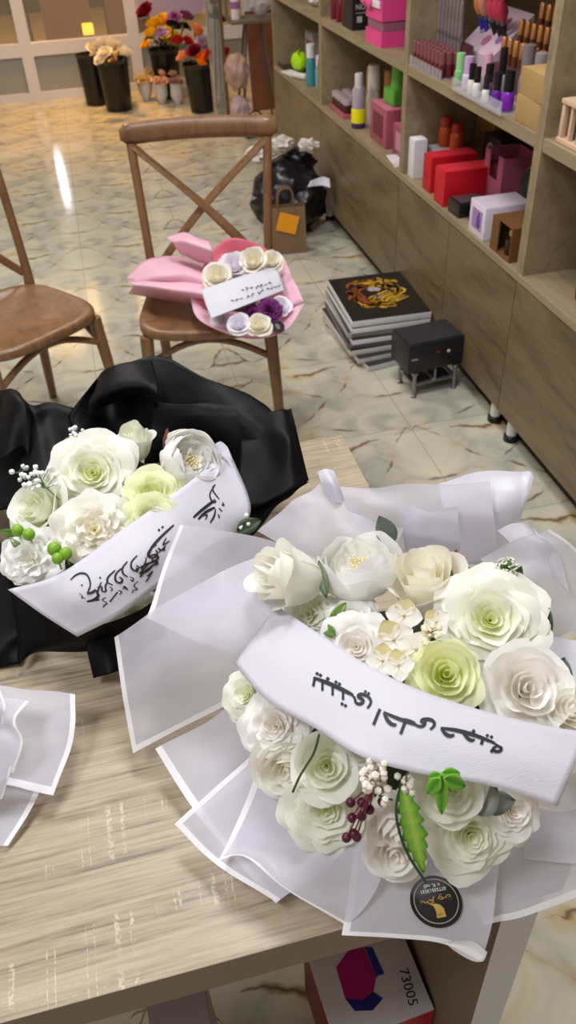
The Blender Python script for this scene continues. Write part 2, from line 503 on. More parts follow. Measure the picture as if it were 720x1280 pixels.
# ------------------------------------------------------------------ display cabinets along the right wall
def cabinet(y0, y1, label, doors):
    t = thing('display_cabinet', label, 'shelf unit', (FX, y0, 0))
    W = y1 - y0; D = WX - FX - .006; th = .019
    MB().box(.0, D, 0.0005, th, .075, 2.1, bev=.001).build('side_panel', M_SHELF, t, smooth=False)
    MB().box(.0, D, W - th, W - .0005, .075, 2.1, bev=.001).build('side_panel', M_SHELF, t, smooth=False)
    MB().box(D - .01, D, th, W - th, .54, 2.1).build('back_panel', M_SHELF, t, smooth=False)
    MB().box(-.004, D - .01, .001, W - .001, .516, .538, bev=.0015).build('counter_shelf', M_SHELF, t, smooth=False)
    MB().box(.002, D - .01, th, W - th, 0.872, .905, bev=.0015).build('shelf', M_SHELF, t, smooth=False)
    MB().box(.002, D - .01, th, W - th, 1.33, 1.36, bev=.0015).build('shelf', M_SHELF, t, smooth=False)
    MB().box(.0, D, th, W - th, 2.07, 2.1).build('top_panel', M_SHELF, t, smooth=False)
    dw = W / doors
    for k in range(doors):
        MB().box(-.004, .014, k * dw + .0022, (k + 1) * dw - .0022, .085, .512, bev=.001).build('door', M_DOOR, t, smooth=False)
    MB().box(.0, .016, .002, W - .002, .09, .508).build('door_edge_strip', plain((186, 164, 130), .5), t, smooth=False)
    MB().box(.05, .07, .002, W - .002, 0.0, .085).build('plinth', plain((34, 28, 22), .6), t, smooth=False)
    MB().box(.02, D, .002, W - .002, .075, .085).build('bottom_panel', M_SHELF, t, smooth=False)
    for (dx, dy) in ((.025, .06), (.025, W - .06)):
        mbb = MB().lathe([(.024, 0), (.024, .018), (.02, .022)], 14, (dx, dy, 0), mat=0)
        mbb.lathe([(.017, .022), (.017, .075)], 14, (dx, dy, 0), mat=1)
        mbb.build('levelling_foot', [M_BLACK, M_WHITE], t)
    return t


YB = [.96, 1.985, 2.968, 4.09, 5.10]
cabinet(YB[0], YB[1], 'oak display cabinet nearest the camera, with a toy lantern and wrapped plush toys', 2)
cabinet(YB[1], YB[2], 'oak display cabinet with red boxes on its counter and nail polish above', 2)
cabinet(YB[2], YB[3], 'oak display cabinet with yellow-banded bottle on its counter and pink basket above', 1)
cabinet(YB[3], YB[4], 'oak display cabinet at the far end, holding a neon green pouch', 1)

# ------------------------------------------------------------------ table
TZ = .75
tab = thing('work_table', 'pale oak laminate table under the wrapped bouquets', 'table', (-.45, .68, 0))
x0, x1, y0, y1 = -.95, .77, -.378, .377
mbb = MB().box(x0, x1, y0, y1, .70, TZ, bev=.0015)
mbb.m = []
for f in mbb.f:
    n = (mbb.v[f[1]] - mbb.v[f[0]]).cross(mbb.v[f[2]] - mbb.v[f[1]])
    mbb.m.append(0 if n.z > abs(n.x) + abs(n.y) else 1)
mbb.build('tabletop', [M_TABLE, M_EDGE], tab, smooth=False)
M_LEGW = simple('leg_panel_white', (206, 204, 208), .5, var=.03)
for lx in (.712, -.91):
    mbb = MB().box(lx, lx + .042, y0 + .004, y1 - .004, 0, .70, bev=.001)
    mbb.m = []
    for f in mbb.f:
        n = (mbb.v[f[1]] - mbb.v[f[0]]).cross(mbb.v[f[2]] - mbb.v[f[1]]).normalized()
        mbb.m.append(1 if n.x < -.7 else 0)
    mbb.build('leg', [M_LEGW, M_EDGE], tab, smooth=False)
MB().box(-.868, .712, .16, .178, .36, .70).build('modesty_panel', M_EDGE, tab, smooth=False)

# ------------------------------------------------------------------ chairs
def make_chair(label, loc, rz):
    t = thing('cross_back_chair', label, 'chair', loc, rz)
    # seat: rounded trapezoid with a shallow dish
    out = []
    for k in range(48):
        a = 2 * PI * k / 48
        c, s_ = math.cos(a), math.sin(a)
        ex = .55
        x = math.copysign(abs(c) ** ex, c); y = math.copysign(abs(s_) ** ex, s_)
        w = .212 - .022 * (y + 1) / 2
        out.append((x * w, y * .20))
    mb = MB(); n = 48
    rings = [(.93, .426), (1.0, .434), (1.0, .452), (.985, .459), (.95, .4605), (.86, .4605), (.82, .4575), (.5, .455), (.02, .454)]
    vs = [(x * r, y * r, z) for r, z in rings for x, y in out]
    fs = []
    for i in range(len(rings) - 1):
        for k in range(n): fs.append((i * n + k, i * n + (k + 1) % n, (i + 1) * n + (k + 1) % n, (i + 1) * n + k))
    fs.append(tuple(range(n - 1, -1, -1))); fs.append(tuple((len(rings) - 1) * n + k for k in range(n)))
    mb.add(vs, fs).build('seat', M_CHAIR, t, auto=False)
    for s in (-1, 1):   # rear legs run up into the back posts
        P = [Vector(p) for p in ((s * .185, .235, 0), (s * .182, .215, .2), (s * .18, .19, .42), (s * .185, .195, .5), (s * .193, .225, .68), (s * .202, .262, .845))]
        pts = [catmull(P, i / 18) for i in range(19)]
        MB().tube(pts, [.0135 + .004 * math.sin(PI * min(1, i / 12)) for i in range(19)], 10).build('leg', M_CHAIR, t)
    for s in (-1, 1):   # front legs
        P = [Vector(p) for p in ((s * .20, -.185, 0), (s * .19, -.168, .22), (s * .178, -.152, .43))]
        pts = [catmull(P, i / 10) for i in range(11)]
        MB().tube(pts, [.0125 + .0075 * (i / 10) for i in range(11)], 10).build('leg', M_CHAIR, t)
    # curved top rail
    pts = []; rr = []
    for i in range(25):
        u = -1 + i / 12
        pts.append((u * .232, .268 + .022 * (1 - u * u), .868 + .006 * (1 - u * u)))
        e = 1 - max(0, (abs(u) - .93) / .07) ** 2
        rr.append(.031 * max(.45, math.sqrt(max(0, e))))
    MB().tube(pts, rr, 14, flat=.58, up=(0, 0, 1)).build('top_rail', M_CHAIR, t)
    # crossed braces, one a little in front of the other
    for s in (-1, 1):
        P = [Vector((s * .196, .26, .838)), Vector((0, .232 + .008 * s, .665)), Vector((-s * .172, .20, .485))]
        pts = [catmull(P, i / 12) for i in range(13)]
        MB().tube(pts, .0155, 10, flat=.45, up=(1, 0, .8 * s)).build('cross_brace', M_CHAIR, t)
    # bent brackets under the seat
    def arc(a, b, up):
        a = Vector(a); b = Vector(b); pts = []
        for i in range(13):
            f = i / 12
            p = a.lerp(b, f); p.z += up * math.sin(PI * f)
            pts.append(p)
        return pts
    MB().tube(arc((-.183, -.16, .345), (.183, -.16, .345), .07), .0105, 8).build('bracket', M_CHAIR, t)
    for s in (-1, 1):
        MB().tube(arc((s * .183, -.155, .345), (s * .182, .20, .345), .07), .0105, 8).build('bracket', M_CHAIR, t)
    MB().tube(arc((-.182, .2, .345), (.182, .2, .345), .07), .0105, 8).build('bracket', M_CHAIR, t)
    return t


make_chair('brown cross-back chair carrying the pink bouquet', (.268, 2.265, 0), math.radians(-11.5))
make_chair('empty brown cross-back chair cut off by the left edge', (-.31, 2.355, 0), math.radians(34))

# ------------------------------------------------------------------ flowers
IVORY = ((252, 248, 228), (254, 253, 246)); WHITE = ((250, 246, 232), (254, 254, 252)); GREENW = ((236, 242, 140), (252, 252, 244))
LIME = ((228, 236, 122), (247, 249, 208)); CREAM = ((252, 245, 218), (254, 252, 242)); PALE = ((238, 242, 190), (251, 252, 242)); BEIGE = ((250, 244, 228), (253, 251, 248))


def petal(mb, phi, L, nu, nv, rnd, cols):
    """one petal of ring L: rb, rr base and rim radius; zb, zr heights; hw half width angle; op 0 cup .. 1 flat; curl; ruf; inc"""
    rb, rr, zb, zr, hw, op, curl, ruf, inc = L
    c0, c1 = lin(cols[0]), lin(cols[1])
    p1, p2, p3 = rnd.uniform(0, 6), rnd.uniform(0, 6), rnd.uniform(0, 6)
    sc = rnd.uniform(.93, 1.06)
    vs = []; cs = []; fs = []
    for j in range(nv + 1):
        v = j / nv
        for i in range(nu + 1):
            u = -1 + 2 * i / nu
            vv = v * (1 - .20 * abs(u) ** 2.6) * sc
            w = hw * (.55 + .45 * math.sin(PI * min(1.0, vv * .8 + .05) * .62))
            th = phi + u * w
            a = min(vv, 1.06) * PI / 2
            cup_r = math.sin(a * (1 + inc)); cup_z = 1 - math.cos(a)
            flat_r = vv; flat_z = math.sin(a)
            r = rb + (rr - rb) * (cup_r * (1 - op) + flat_r * op)
            z = zb + (zr - zb) * (cup_z * (1 - op) + flat_z * op)
            t = max(0, (vv - .68) / .32)
            r += curl * t * t; z -= curl * .8 * t * t
            r += ruf * math.sin(4.2 * u + p1) * vv * vv + .5 * ruf * math.sin(9 * u + p2) * t
            z += ruf * math.sin(5.1 * u + p3) * vv * vv
            r *= 1 + .05 * (u * u) * (1 - op)          # petal edges lap outward
            vs.append((r * math.cos(th), r * math.sin(th), z))
            q = min(1, max(0, vv)) ** .8
            cs.append(tuple(c0[k] + (c1[k] - c0[k]) * q for k in range(3)))
    for j in range(nv):
        for i in range(nu):
            a = j * (nu + 1) + i
            fs.append((a, a + 1, a + nu + 2, a + nu + 1))
    mb.add(vs, fs, 0, cs)


def flower_mesh(kind, R, cols, seed, hi=True):
    rnd = random.Random(seed)
    mb = MB(); nu, nv = (12, 9) if hi else (5, 4)
    inner = cols
    outer = (tuple(cols[0][q] * .22 + cols[1][q] * .78 for q in range(3)), cols[1])
    if kind == 'garden':
        rings = [(3, .02, .09, .34, .60, 1.6, .1, .01, .01, 0), (3, .05, .18, .30, .62, 1.5, .1, .02, .02, 0), (4, .08, .28, .25, .62, 1.25, .15, .04, .025, 0), (4, .10, .39, .20, .60, 1.2, .2, .06, .03, 0),
                 (5, .11, .53, .14, .52, 1.0, .35, .08, .04, 0), (5, .12, .70, .08, .42, 1.0, .5, .10, .05, 0), (6, .12, .88, .03, .30, .9, .7, .10, .055, 0), (6, .12, 1.02, -.02, .14, .9, .85, .08, .06, 0)]
    elif kind == 'rose':
        rings = [(2, .02, .10, .34, 1.02, 1.9, .0, .0, .01, 0), (3, .05, .22, .30, 1.08, 1.4, .0, .03, .02, 0), (3, .10, .36, .25, 1.10, 1.3, .05, .07, .025, .0),
                 (3, .12, .54, .15, 1.06, 1.35, .08, .10, .03, .0), (4, .13, .74, .05, .92, 1.15, .14, .16, .035, .0), (4, .12, .92, -.03, .70, 1.05, .3, .20, .04, .0)]
    elif kind == 'bud':
        rings = [(2, .02, .12, .3, 1.35, 1.9, .0, .0, .004, 0), (3, .05, .22, .2, 1.42, 1.5, .0, .02, .01, 0), (3, .08, .36, .12, 1.46, 1.4, .0, .04, .012, .05), (3, .1, .5, .06, 1.42, 1.3, .0, .08, .015, .08), (4, .12, .66, .0, 1.24, 1.1, .05, .16, .03, .1)]
    elif kind == 'peony':
        rings = [(7, .05, .26, .30, .80, .5, .1, .0, .05, .0), (8, .1, .40, .22, .86, .55, .0, .02, .05, .1), (7, .1, .56, .15, .92, .65, .0, -.02, .03, .2),
                 (6, .12, .76, .08, 1.0, .85, .0, -.05, .025, .3), (6, .14, .92, .02, 1.02, .9, .0, -.06, .025, .32), (5, .14, 1.02, -.06, .90, .95, .0, -.02, .03, .25)]
    elif kind == 'carnation':
        rings = [(4, .02, .12, .34, .72, 1.2, .2, .04, .04, 0), (5, .05, .26, .3, .72, .95, .3, .06, .05, 0), (6, .08, .44, .24, .66, .8, .45, .08, .06, 0), (7, .1, .62, .16, .54, .72, .55, .1, .065, 0), (7, .1, .80, .08, .40, .75, .65, .1, .07, 0), (7, .1, .98, .0, .22, .75, .8, .1, .065, 0)]
    else:  # tulip-like small bud for the background
        rings = [(3, .05, .35, .1, 1.1, 1.2, .0, .0, .01, .2), (4, .1, .6, .0, 1.1, 1.0, .0, .03, .02, .15)]
    nR = len(rings)
    off = rnd.uniform(0, 6)
    for k, (n, rb, rr, zb, zr, hw, op, curl, ruf, inc) in enumerate(rings):
        f = k / max(1, nR - 1)
        f = min(1.0, f * 1.35) ** .9
        c = tuple(tuple(inner[q][w] * (1 - f) + outer[q][w] * f for w in range(3)) for q in (0, 1))
        for i in range(n):
            ph = off + k * 2.4 + 2 * PI * i / n + rnd.uniform(-.12, .12)
            s = rnd.uniform(.90, 1.08); s2 = s * rnd.uniform(.95, 1.05)
            petal(mb, ph, (rb * R, rr * R * s, zb * R, zr * R * s2, hw, op, curl * R, ruf * R, inc), nu, nv, rnd, c)
    # green underside cup closes the flower
    g = lin((120, 142, 74))
    o = len(mb.v)
    mb.lathe([(.0, -.06 * R), (.16 * R, -.02 * R), (.24 * R, .08 * R), (.2 * R, .16 * R)], 10, cap=False)
    mb.c[o:] = [g] * (len(mb.v) - o)
    return mb


def toward_eye(p, mixup=.0):
    v = (EYE - p).normalized()
    return (v * (1 - mixup) + Vector((0, 0, 1)) * mixup).normalized()


def put_flower(root, name, kind, px, py, z, rpx, cols, lean=None, seed=0, label=None, spin=0.0, drop=.45):
    """flower head whose middle stands at pixel px, py and height z; lean shifts its facing from the default (up and a bit to the front)"""
    p = at(px, py, z)
    R = rpx / FPX * (p - EYE).dot(FWD)
    n = toward_eye(p, .25)
    if lean is not None: n = (n + Vector(lean)).normalized()
    A = frame(n).to_4x4()
    mb = flower_mesh(kind, R, cols, seed)
    M = Matrix.Translation(p - n * R * drop) @ A @ Matrix.Rotation(spin, 4, 'Z')
    mb.v = [M @ v for v in mb.v]
    o = mb.build(name, M_PETAL, root, auto=False)
    if label: o['label'] = label
    if kind == 'peony':
        rnd = random.Random(seed); s = MB()
        for i in range(20):
            a = i * 2.4; r = R * .2 * math.sqrt(i / 20)
            b = Vector((r * math.cos(a), r * math.sin(a), R * .25)); e = Vector((r * 1.25 * math.cos(a), r * 1.25 * math.sin(a), R * rnd.uniform(.66, .80)))
            s.tube([b, e], R * .022, 5); s.ball(e, R * .03, sub=1)
        s.v = [M @ v for v in s.v]
        q = s.build('stamens', plain((240, 228, 186), .6), o)
    return o


def leaf_into(mb, base, d, nrm, L, W, c0, c1, bend=.15, fold=.12, n=8, vein=None, teeth=0):
    d = Vector(d).normalized(); nrm = Vector(nrm); nrm = (nrm - d * nrm.dot(d)).normalized(); s = d.cross(nrm)
    vs = []; cs = []; fs = []
    for j in range(n + 1):
        v = j / n
        w = W * .5 * math.sin(PI * min(1, v ** .85)) ** .8 + W * .01
        if teeth: w *= .62 + .5 * ((v * teeth) % 1.0)
        for i in range(5):
            u = -1 + i / 2
            vs.append(Vector(base) + d * (L * v) + s * (w * u) + nrm * (-bend * L * v * v + fold * W * abs(u)))
            k = abs(u) if vein else v
            cs.append(tuple(lin(c0)[q] * (1 - k) + lin(c1)[q] * k for q in range(3)))
    for j in range(n):
        for i in range(4):
            a = j * 5 + i
            fs.append((a, a + 1, a + 6, a + 5))
    return mb.add(vs, fs, 0, cs)


def put_leaf(root, name, px, py, z, px2, py2, z2, wpx, c0=(84, 106, 84), c1=(112, 130, 108), up=(0, 0, 1), label=None, vein=None, bend=.12, teeth=0):
    a = at(px, py, z); b = at(px2, py2, z2)
    W = wpx / FPX * (a - EYE).dot(FWD)
    mb = MB(); leaf_into(mb, a, b - a, toward_eye(a), (b - a).length, W, c0, c1, bend, vein=vein, n=30 if teeth else 8, teeth=teeth)
    o = mb.build(name, M_LEAF, root, solid=.0006, auto=False)
    if label: o['label'] = label
    return o


def sprig(root, name, pts, stem_rgb, ball_rgb, r, balls, label=None, spread=.012, seed=1):
    rnd = random.Random(seed); P = [at(*p) for p in pts]
    mb = MB(); path = [catmull(P, i / 10) for i in range(11)]
    mb.tube(path, .0009, 6, mat=0)
    for i in range(balls):
        b = catmull(P, rnd.uniform(.35, 1))
        e = b + Vector((rnd.uniform(-1, 1), rnd.uniform(-1, 1), rnd.uniform(-.2, 1))) * spread
        mb.tube([b, e], .0006, 5, mat=0); mb.ball(e, r * rnd.uniform(.8, 1.2), mat=1, sub=1)
    o = mb.build(name, [plain(stem_rgb, .5), plain(ball_rgb, .45)], root)
    if label: o['label'] = label
    return o


def sheet(root, name, net, mats, nu=26, nv=26, sides='', bw=.0055, label=None, solid=0.0, wave=0.0, seed=0):
    """wrapping sheet through a net of (px, py, height); sides: which edges carry a white border (a/b rows first/last, l/r ends)"""
    pts = [[at(*p) for p in row] for row in net]
    S = net_surface(pts)
    Lu = sum((S((i + 1) / 12, .5) - S(i / 12, .5)).length for i in range(12)); Lv = sum((S(.5, (i + 1) / 12) - S(.5, i / 12)).length for i in range(12))
    us = [i / nu for i in range(nu + 1)]; vs_ = [i / nv for i in range(nv + 1)]
    bu, bv = bw / Lu, bw / Lv
    if 'l' in sides: us = sorted(set(us + [bu]))
    if 'r' in sides: us = sorted(set(us + [1 - bu]))
    if 'a' in sides: vs_ = sorted(set(vs_ + [bv]))
    if 'b' in sides: vs_ = sorted(set(vs_ + [1 - bv]))
    mb = MB(); V = []
    for t in vs_:
        for s in us:
            p = S(s, t)
            if wave: p = p + Vector((0, 0, 1)) * (wave * noise.noise(Vector((s * 3.2, t * 3.2, seed * 3.7))))
            V.append(p)
    n = len(us); F0 = []; F1 = []
    for j in range(len(vs_) - 1):
        for i in range(n - 1):
            s, t = (us[i] + us[i + 1]) / 2, (vs_[j] + vs_[j + 1]) / 2
            rim = ('l' in sides and s < bu) or ('r' in sides and s > 1 - bu) or ('a' in sides and t < bv) or ('b' in sides and t > 1 - bv)
            (F1 if rim else F0).append((j * n + i, j * n + i + 1, (j + 1) * n + i + 1, (j + 1) * n + i))
    mb.add(V, F0, 0); mb.f += F1; mb.m += [1] * len(F1)
    if not isinstance(mats, (list, tuple)): mats = [mats, mats]
    o = mb.build(name, list(mats), root, solid=solid, auto=False)
    if label: o['label'] = label
    return o


def strokes_on(S, strokes, mapping, name, mat, parent, lift=.0007, up=None, steps=3):
    """ink strokes: design coordinates -> surface parameters by an affine map -> thin ribbons lying on the surface"""
    A = mapping; mb = MB()
    def P(x, y):
        q = (x, y, 1, x * x, x * y, y * y) if len(A) == 12 else (x, y, 1)
        h = len(q)
        s, t = sum(a * b for a, b in zip(A[:h], q)), sum(a * b for a, b in zip(A[h:], q))
        e = .004
        p = S(s, t); n = (S(s + e, t) - S(s - e, t)).cross(S(s, t + e) - S(s, t - e)).normalized()
        if n.dot(EYE - p) < 0: n = -n
        return p + n * lift
    for st in strokes:
        w = st[0]; pts = [Vector((x, y, 0)) for x, y in st[1:]]
        if len(pts) == 1:
            x, y = pts[0].x, pts[0].y
            mb.add([P(x - w, y), P(x, y - w), P(x + w, y), P(x, y + w)], [(0, 1, 2, 3)])
            continue
        path = pts if len(pts) == 2 else [catmull(pts, i / ((len(pts) - 1) * steps)) for i in range((len(pts) - 1) * steps + 1)]
        vs = []; m = len(path)
        for i, p in enumerate(path):
            d = (path[min(i + 1, m - 1)] - path[max(i - 1, 0)]).normalized()
            q = Vector((-d.y, d.x, 0))
            k = w * (.55 + .45 * math.sin(PI * (i + .5) / m)) if m > 2 else w
            vs += [P(*(p + q * k).xy), P(*(p - q * k).xy)]
        mb.add(vs, [(2 * i, 2 * i + 1, 2 * i + 3, 2 * i + 2) for i in range(m - 1)])
    return mb.build(name, mat, parent, smooth=False)


def text_mesh(txt, size, mat, name, parent, M, extrude=.0002, align='CENTER'):
    cu = bpy.data.curves.new(name, 'FONT'); cu.body = txt; cu.size = size; cu.extrude = extrude; cu.align_x = align; cu.align_y = 'CENTER'; cu.resolution_u = 3
    tmp = bpy.data.objects.new(name, cu); COL.objects.link(tmp)
    dg = bpy.context.evaluated_depsgraph_get()
    me = bpy.data.meshes.new_from_object(tmp.evaluated_get(dg))
    bpy.data.objects.remove(tmp); bpy.data.curves.remove(cu)
    me.transform(M); me.materials.clear(); me.materials.append(mat)
    o = bpy.data.objects.new(name, me); COL.objects.link(o)
    if parent is not None: o.parent = parent
    return o

AFF_BIG = (0.002349319, 0.000933882, -1.611408, 1.357085e-07, -7.064877e-07, 4.831071e-07, -0.01959307, 0.0004010959, 1.867974, 4.834792e-06, 1.230487e-05, 1.546079e-06)
AFF_DARK = (-0.008365375, -0.004071128, 3.006366, 1.086132e-05, 9.935145e-06, 4.289926e-07, 0.002988632, -0.001346774, -3.151505, -5.9501e-06, 8.260698e-06, 6.698729e-06)
AFF_PINK = (0.001669412, -0.0001381595, 0.04297829, 1.859065e-08, -4.383955e-07, -5.50105e-07, 0.0005082062, 0.002822448, -0.6853774, 5.877882e-07, 2.596714e-06, 1.696118e-06)
# ------------------------------------------------------------------ white bouquet
SASH_BIG = [[(345, 757, .915), (400, 793, .945), (457, 830, .958), (520, 861, .962), (595, 886, .958), (670, 905, .95), (735, 916, .94)],
            [(318, 795, .903), (366, 834, .934), (427, 872, .951), (490, 906, .961), (563, 928, .959), (640, 944, .952), (716, 962, .94)],
            [(293, 830, .885), (332, 874, .915), (395, 911, .935), (455, 947, .95), (530, 968, .95), (610, 981, .945), (697, 1008, .93)]]
SASH_DARK = [[(10, 737, .88), (75, 717, .905), (160, 657, .92), (240, 600, .91), (285, 560, .88)],
             [(53, 768, .872), (112, 742, .897), (185, 690, .91), (252, 642, .893), (313, 630, .862)],
             [(97, 796, .855), (150, 768, .872), (210, 724, .876), (262, 688, .868), (301, 664, .845)]]


def gap_filler(root, px, py, z, r, h):  # dark dome added under the flowers; its colour stands for shade in the gaps
    c = at(px, py, z)
    mb = MB()
    mb.lathe([(r * .55, -(z - TZ) + .002), (r * .8, -.02), (r, 0), (r * .93, h * .45), (r * .7, h * .8), (r * .35, h), (.0, h * 1.03)], 28, c)
    return mb.build('dark_gap_filler', plain((48, 56, 36), .9, bump=.4, scale=120), root)


wb = thing('white_bouquet', 'large white bouquet in frosted film with a lettered white sash and black sticker', 'bouquet', (.22, .50, TZ))
wb_parts = []
_root = None    # parts are built in world coordinates, then hung on the thing


def hang(root, fn):
    before = set(bpy.data.objects)
    fn()
    bpy.context.view_layer.update()
    for o in [o for o in bpy.data.objects if o not in before and o.parent is None]:
        o.parent = root
        o.matrix_parent_inverse = root.matrix_world.inverted()


def white_bouquet():
    F, F2, R = M_FILM, M_FILM2, M_RIM
    sh = lambda net, mats=(F, R), **k: sheet(None, 'wrapping_sheet', net, mats, **k)
    gap_filler(None, 520, 885, .80, .125, .062)
    # back of the wrap, standing up behind the flowers
    sh([[(425, 609, .955), (480, 608, .965), (550, 604, .968), (613, 600, .96)], [(440, 650, .93), (500, 655, .935), (560, 652, .935), (618, 650, .93)],
        [(470, 705, .87), (520, 705, .87), (560, 705, .87), (622, 700, .87)]], wave=.006, seed=1)
    sh([[(548, 604, .92), (590, 592, .945), (640, 588, .955), (660, 589, .955), (667, 596, .952)], [(556, 640, .91), (600, 640, .925), (635, 638, .93), (650, 636, .93), (656, 634, .93)],
        [(575, 705, .86), (605, 705, .86), (622, 695, .86), (630, 690, .86), (634, 684, .86)]], (F2, F2), wave=.004, seed=2)
    sh([[(497, 634, .945), (512, 633, .955), (540, 640, .95), (572, 632, .955)], [(503, 665, .925), (520, 664, .93), (545, 668, .925), (574, 668, .925)],
        [(508, 705, .87), (525, 705, .87), (550, 705, .87), (576, 705, .87)]], (F2, F2), wave=.004, seed=3)
    sh([[(400, 602, .95), (418, 618, .945), (455, 640, .94), (505, 660, .93)], [(362, 632, .93), (400, 655, .925), (440, 675, .92), (490, 695, .91)],
        [(322, 664, .905), (370, 690, .90), (410, 715, .88), (470, 735, .86)]], wave=.006, seed=4)
    sh([[(397, 590, .955), (406, 586, .962), (417, 588, .96)], [(402, 605, .952), (414, 602, .965), (425, 607, .955)], [(408, 625, .935), (422, 628, .945), (436, 630, .935)]], (F2, F2))
    sh([[(225, 654, .928), (270, 662, .928), (340, 676, .922), (420, 705, .90)], [(205, 710, .892), (255, 728, .886), (330, 750, .87), (400, 770, .86)],
        [(183, 770, .874), (240, 800, .862), (320, 820, .86), (390, 830, .85)]], sides='l', bw=.006, wave=.005, seed=5)
    sh([[(600, 700, .90), (648, 674, .935), (687, 661, .945)], [(640, 740, .89), (690, 712, .91), (735, 700, .92)], [(690, 800, .85), (730, 785, .86), (780, 765, .87)]], sides='r', bw=.004, wave=.005, seed=6)
    sh([[(622, 662, .925), (655, 652, .935), (672, 668, .94)], [(648, 690, .915), (676, 684, .925), (698, 690, .93)], [(668, 722, .90), (690, 720, .905), (712, 742, .90)]], (F, F), wave=.004, seed=16)
    sh([[(660, 790, .87), (720, 800, .88), (800, 800, .88)], [(680, 860, .85), (730, 870, .86), (810, 880, .86)], [(690, 930, .83), (740, 960, .83), (810, 970, .83)]], (F2, R), wave=.005, seed=7)
    # front and side skirts
    sh([[(560, 1040, .80), (650, 1000, .80), (750, 950, .80)], [(580, 1110, .778), (660, 1075, .778), (760, 1025, .778)], [(606, 1156, .766), (665, 1142, .766), (780, 1098, .766)]], sides='b', bw=.0065, wave=.003, seed=8)
    sh([[(640, 985, .83), (688, 1010, .81), (735, 1000, .81)], [(650, 1030, .81), (708, 1040, .795), (770, 1030, .795)], [(655, 1075, .79), (728, 1078, .786), (800, 1070, .786)]], sides='a', bw=.004, wave=.003, seed=9)
    sh([[(194, 936, .790), (255, 905, .812), (312, 872, .84), (380, 900, .84)], [(238, 1006, .776), (310, 975, .792), (370, 960, .815), (430, 975, .825)],
        [(290, 1070, .768), (345, 1040, .780), (400, 1015, .80), (460, 1000, .81)], [(345, 1130, .762), (390, 1090, .772), (430, 1060, .785), (480, 1040, .80)]], sides='l', bw=.0065, wave=.003, seed=10)
    sh([[(325, 934, .832), (272, 982, .808), (218, 1030, .784)], [(375, 985, .825), (325, 1035, .80), (272, 1082, .780)], [(450, 1050, .81), (400, 1090, .79), (345, 1127, .774)]], sides='ar', bw=.0055, wave=.003, seed=11)
    sh([[(332, 930, .838), (312, 990, .82), (286, 1048, .803), (273, 1076, .795)], [(390, 975, .838), (365, 1035, .818), (330, 1068, .806), (304, 1070, .808)],
        [(440, 1010, .835), (415, 1065, .815), (375, 1105, .803), (352, 1108, .800)], [(490, 1040, .83), (475, 1100, .81), (450, 1140, .795), (432, 1156, .786)]], sides='ar', bw=.0055, wave=.004, seed=12)
    sh([[(143, 797, .84), (200, 757, .898), (265, 722, .93), (345, 686, .945)], [(153, 868, .812), (215, 838, .864), (275, 803, .898), (350, 770, .91)],
        [(166, 941, .777), (225, 911, .806), (285, 881, .836), (355, 850, .868)]], sides='lb', bw=.0065, wave=.004, seed=13)
    sh([[(443, 1050, .797), (500, 1045, .797), (560, 1045, .797), (628, 1045, .797)], [(438, 1100, .79), (500, 1100, .79), (560, 1100, .79), (621, 1105, .79)],
        [(432, 1140, .788), (500, 1142, .788), (560, 1144, .788), (615, 1155, .788)], [(427, 1169, .786), (500, 1173, .787), (555, 1180, .794), (602, 1202, .786)]], sides='lb', bw=.0055)
    # the hem rolled over at the lower right corner
    sh([[(553, 1178, .795), (572, 1176, .800), (592, 1177, .80), (609, 1190, .795)], [(560, 1182, .789), (575, 1181, .792), (590, 1184, .792), (607, 1196, .788)], [(566, 1187, .782), (580, 1196, .777), (594, 1202, .776), (604, 1202, .782)]], (R, R))
    # sticker
    c = at(545, 1127, .7905); c.z += .0009
    A = Matrix.Rotation(PI - .09, 4, 'Z'); Mx = Matrix.Translation(c) @ A
    st = MB().lathe([(.0, -.0003), (.0222, -.0003), (.0225, 0), (.0222, .0003), (.0, .0003)], 48, c).build('sticker', M_STICK, None)
    st['label'] = 'round black and gold shop sticker'
    rg = MB(); n = 64
    rr = [(.0186, .0005), (.0190, .0007), (.0194, .0005)]
    rg.lathe(rr, n, c, cap=False).build('ring', plain((176, 168, 150), .4), st)
    Z = Matrix.Translation((0, 0, .0007))
    text_mesh('07733513531', .0042, M_WHITE, 'lettering', st, Mx @ Matrix.Translation((0, -.0095, .0005)))
    text_mesh('K. ng5', .0042, M_WHITE, 'lettering', st, Mx @ Matrix.Translation((.002, -.0136, .0005)))
    mb = MB().box(-.0045, -.0022, -.0148, -.0125, .0004, .0007); mb.v = [Mx @ (v + Vector((-.003, 0, 0))) for v in mb.v]; mb.build('mark', plain((206, 120, 134), .5), st, smooth=False)
    # owl-like emblem: curved gold banner
    pts = [(.0045, .0118), (.0018, .0096), (.0006, .006), (.0, .0105)]
    mb = MB(); P = [(-.0048, .0142), (.0034, .0144), (.0032, .0128), (.0026, .0085), (.0034, .0040), (.0060, .0022), (.0014, .0022), (-.0025, .0040), (-.0046, .0075), (-.0046, .0118)]
    mb.poly(P, .0004, .0008); mb.v = [Mx @ v for v in mb.v]; mb.build('emblem', M_GOLD, st, smooth=False)
    mb = MB()
    for x in (-.002, -.0005, .001): mb.box(x - .0003, x + .0003, .0112, .0124 + .0003 * x / .001, .0008, .001)
    mb.v = [Mx @ v for v in mb.v]; mb.build('mark', M_STICK, st, smooth=False)
    Sx = lambda s, t: Mx @ Vector(((.5 - s) * .0001, 0, 0))
    def flat(s, t): return c + Vector((s, t, .0005))
    G = lambda X, Y: ((X - 350) * 3.62e-5 * 2.0 * .93, -(Y - 305) * 3.62e-5 * 2.0)
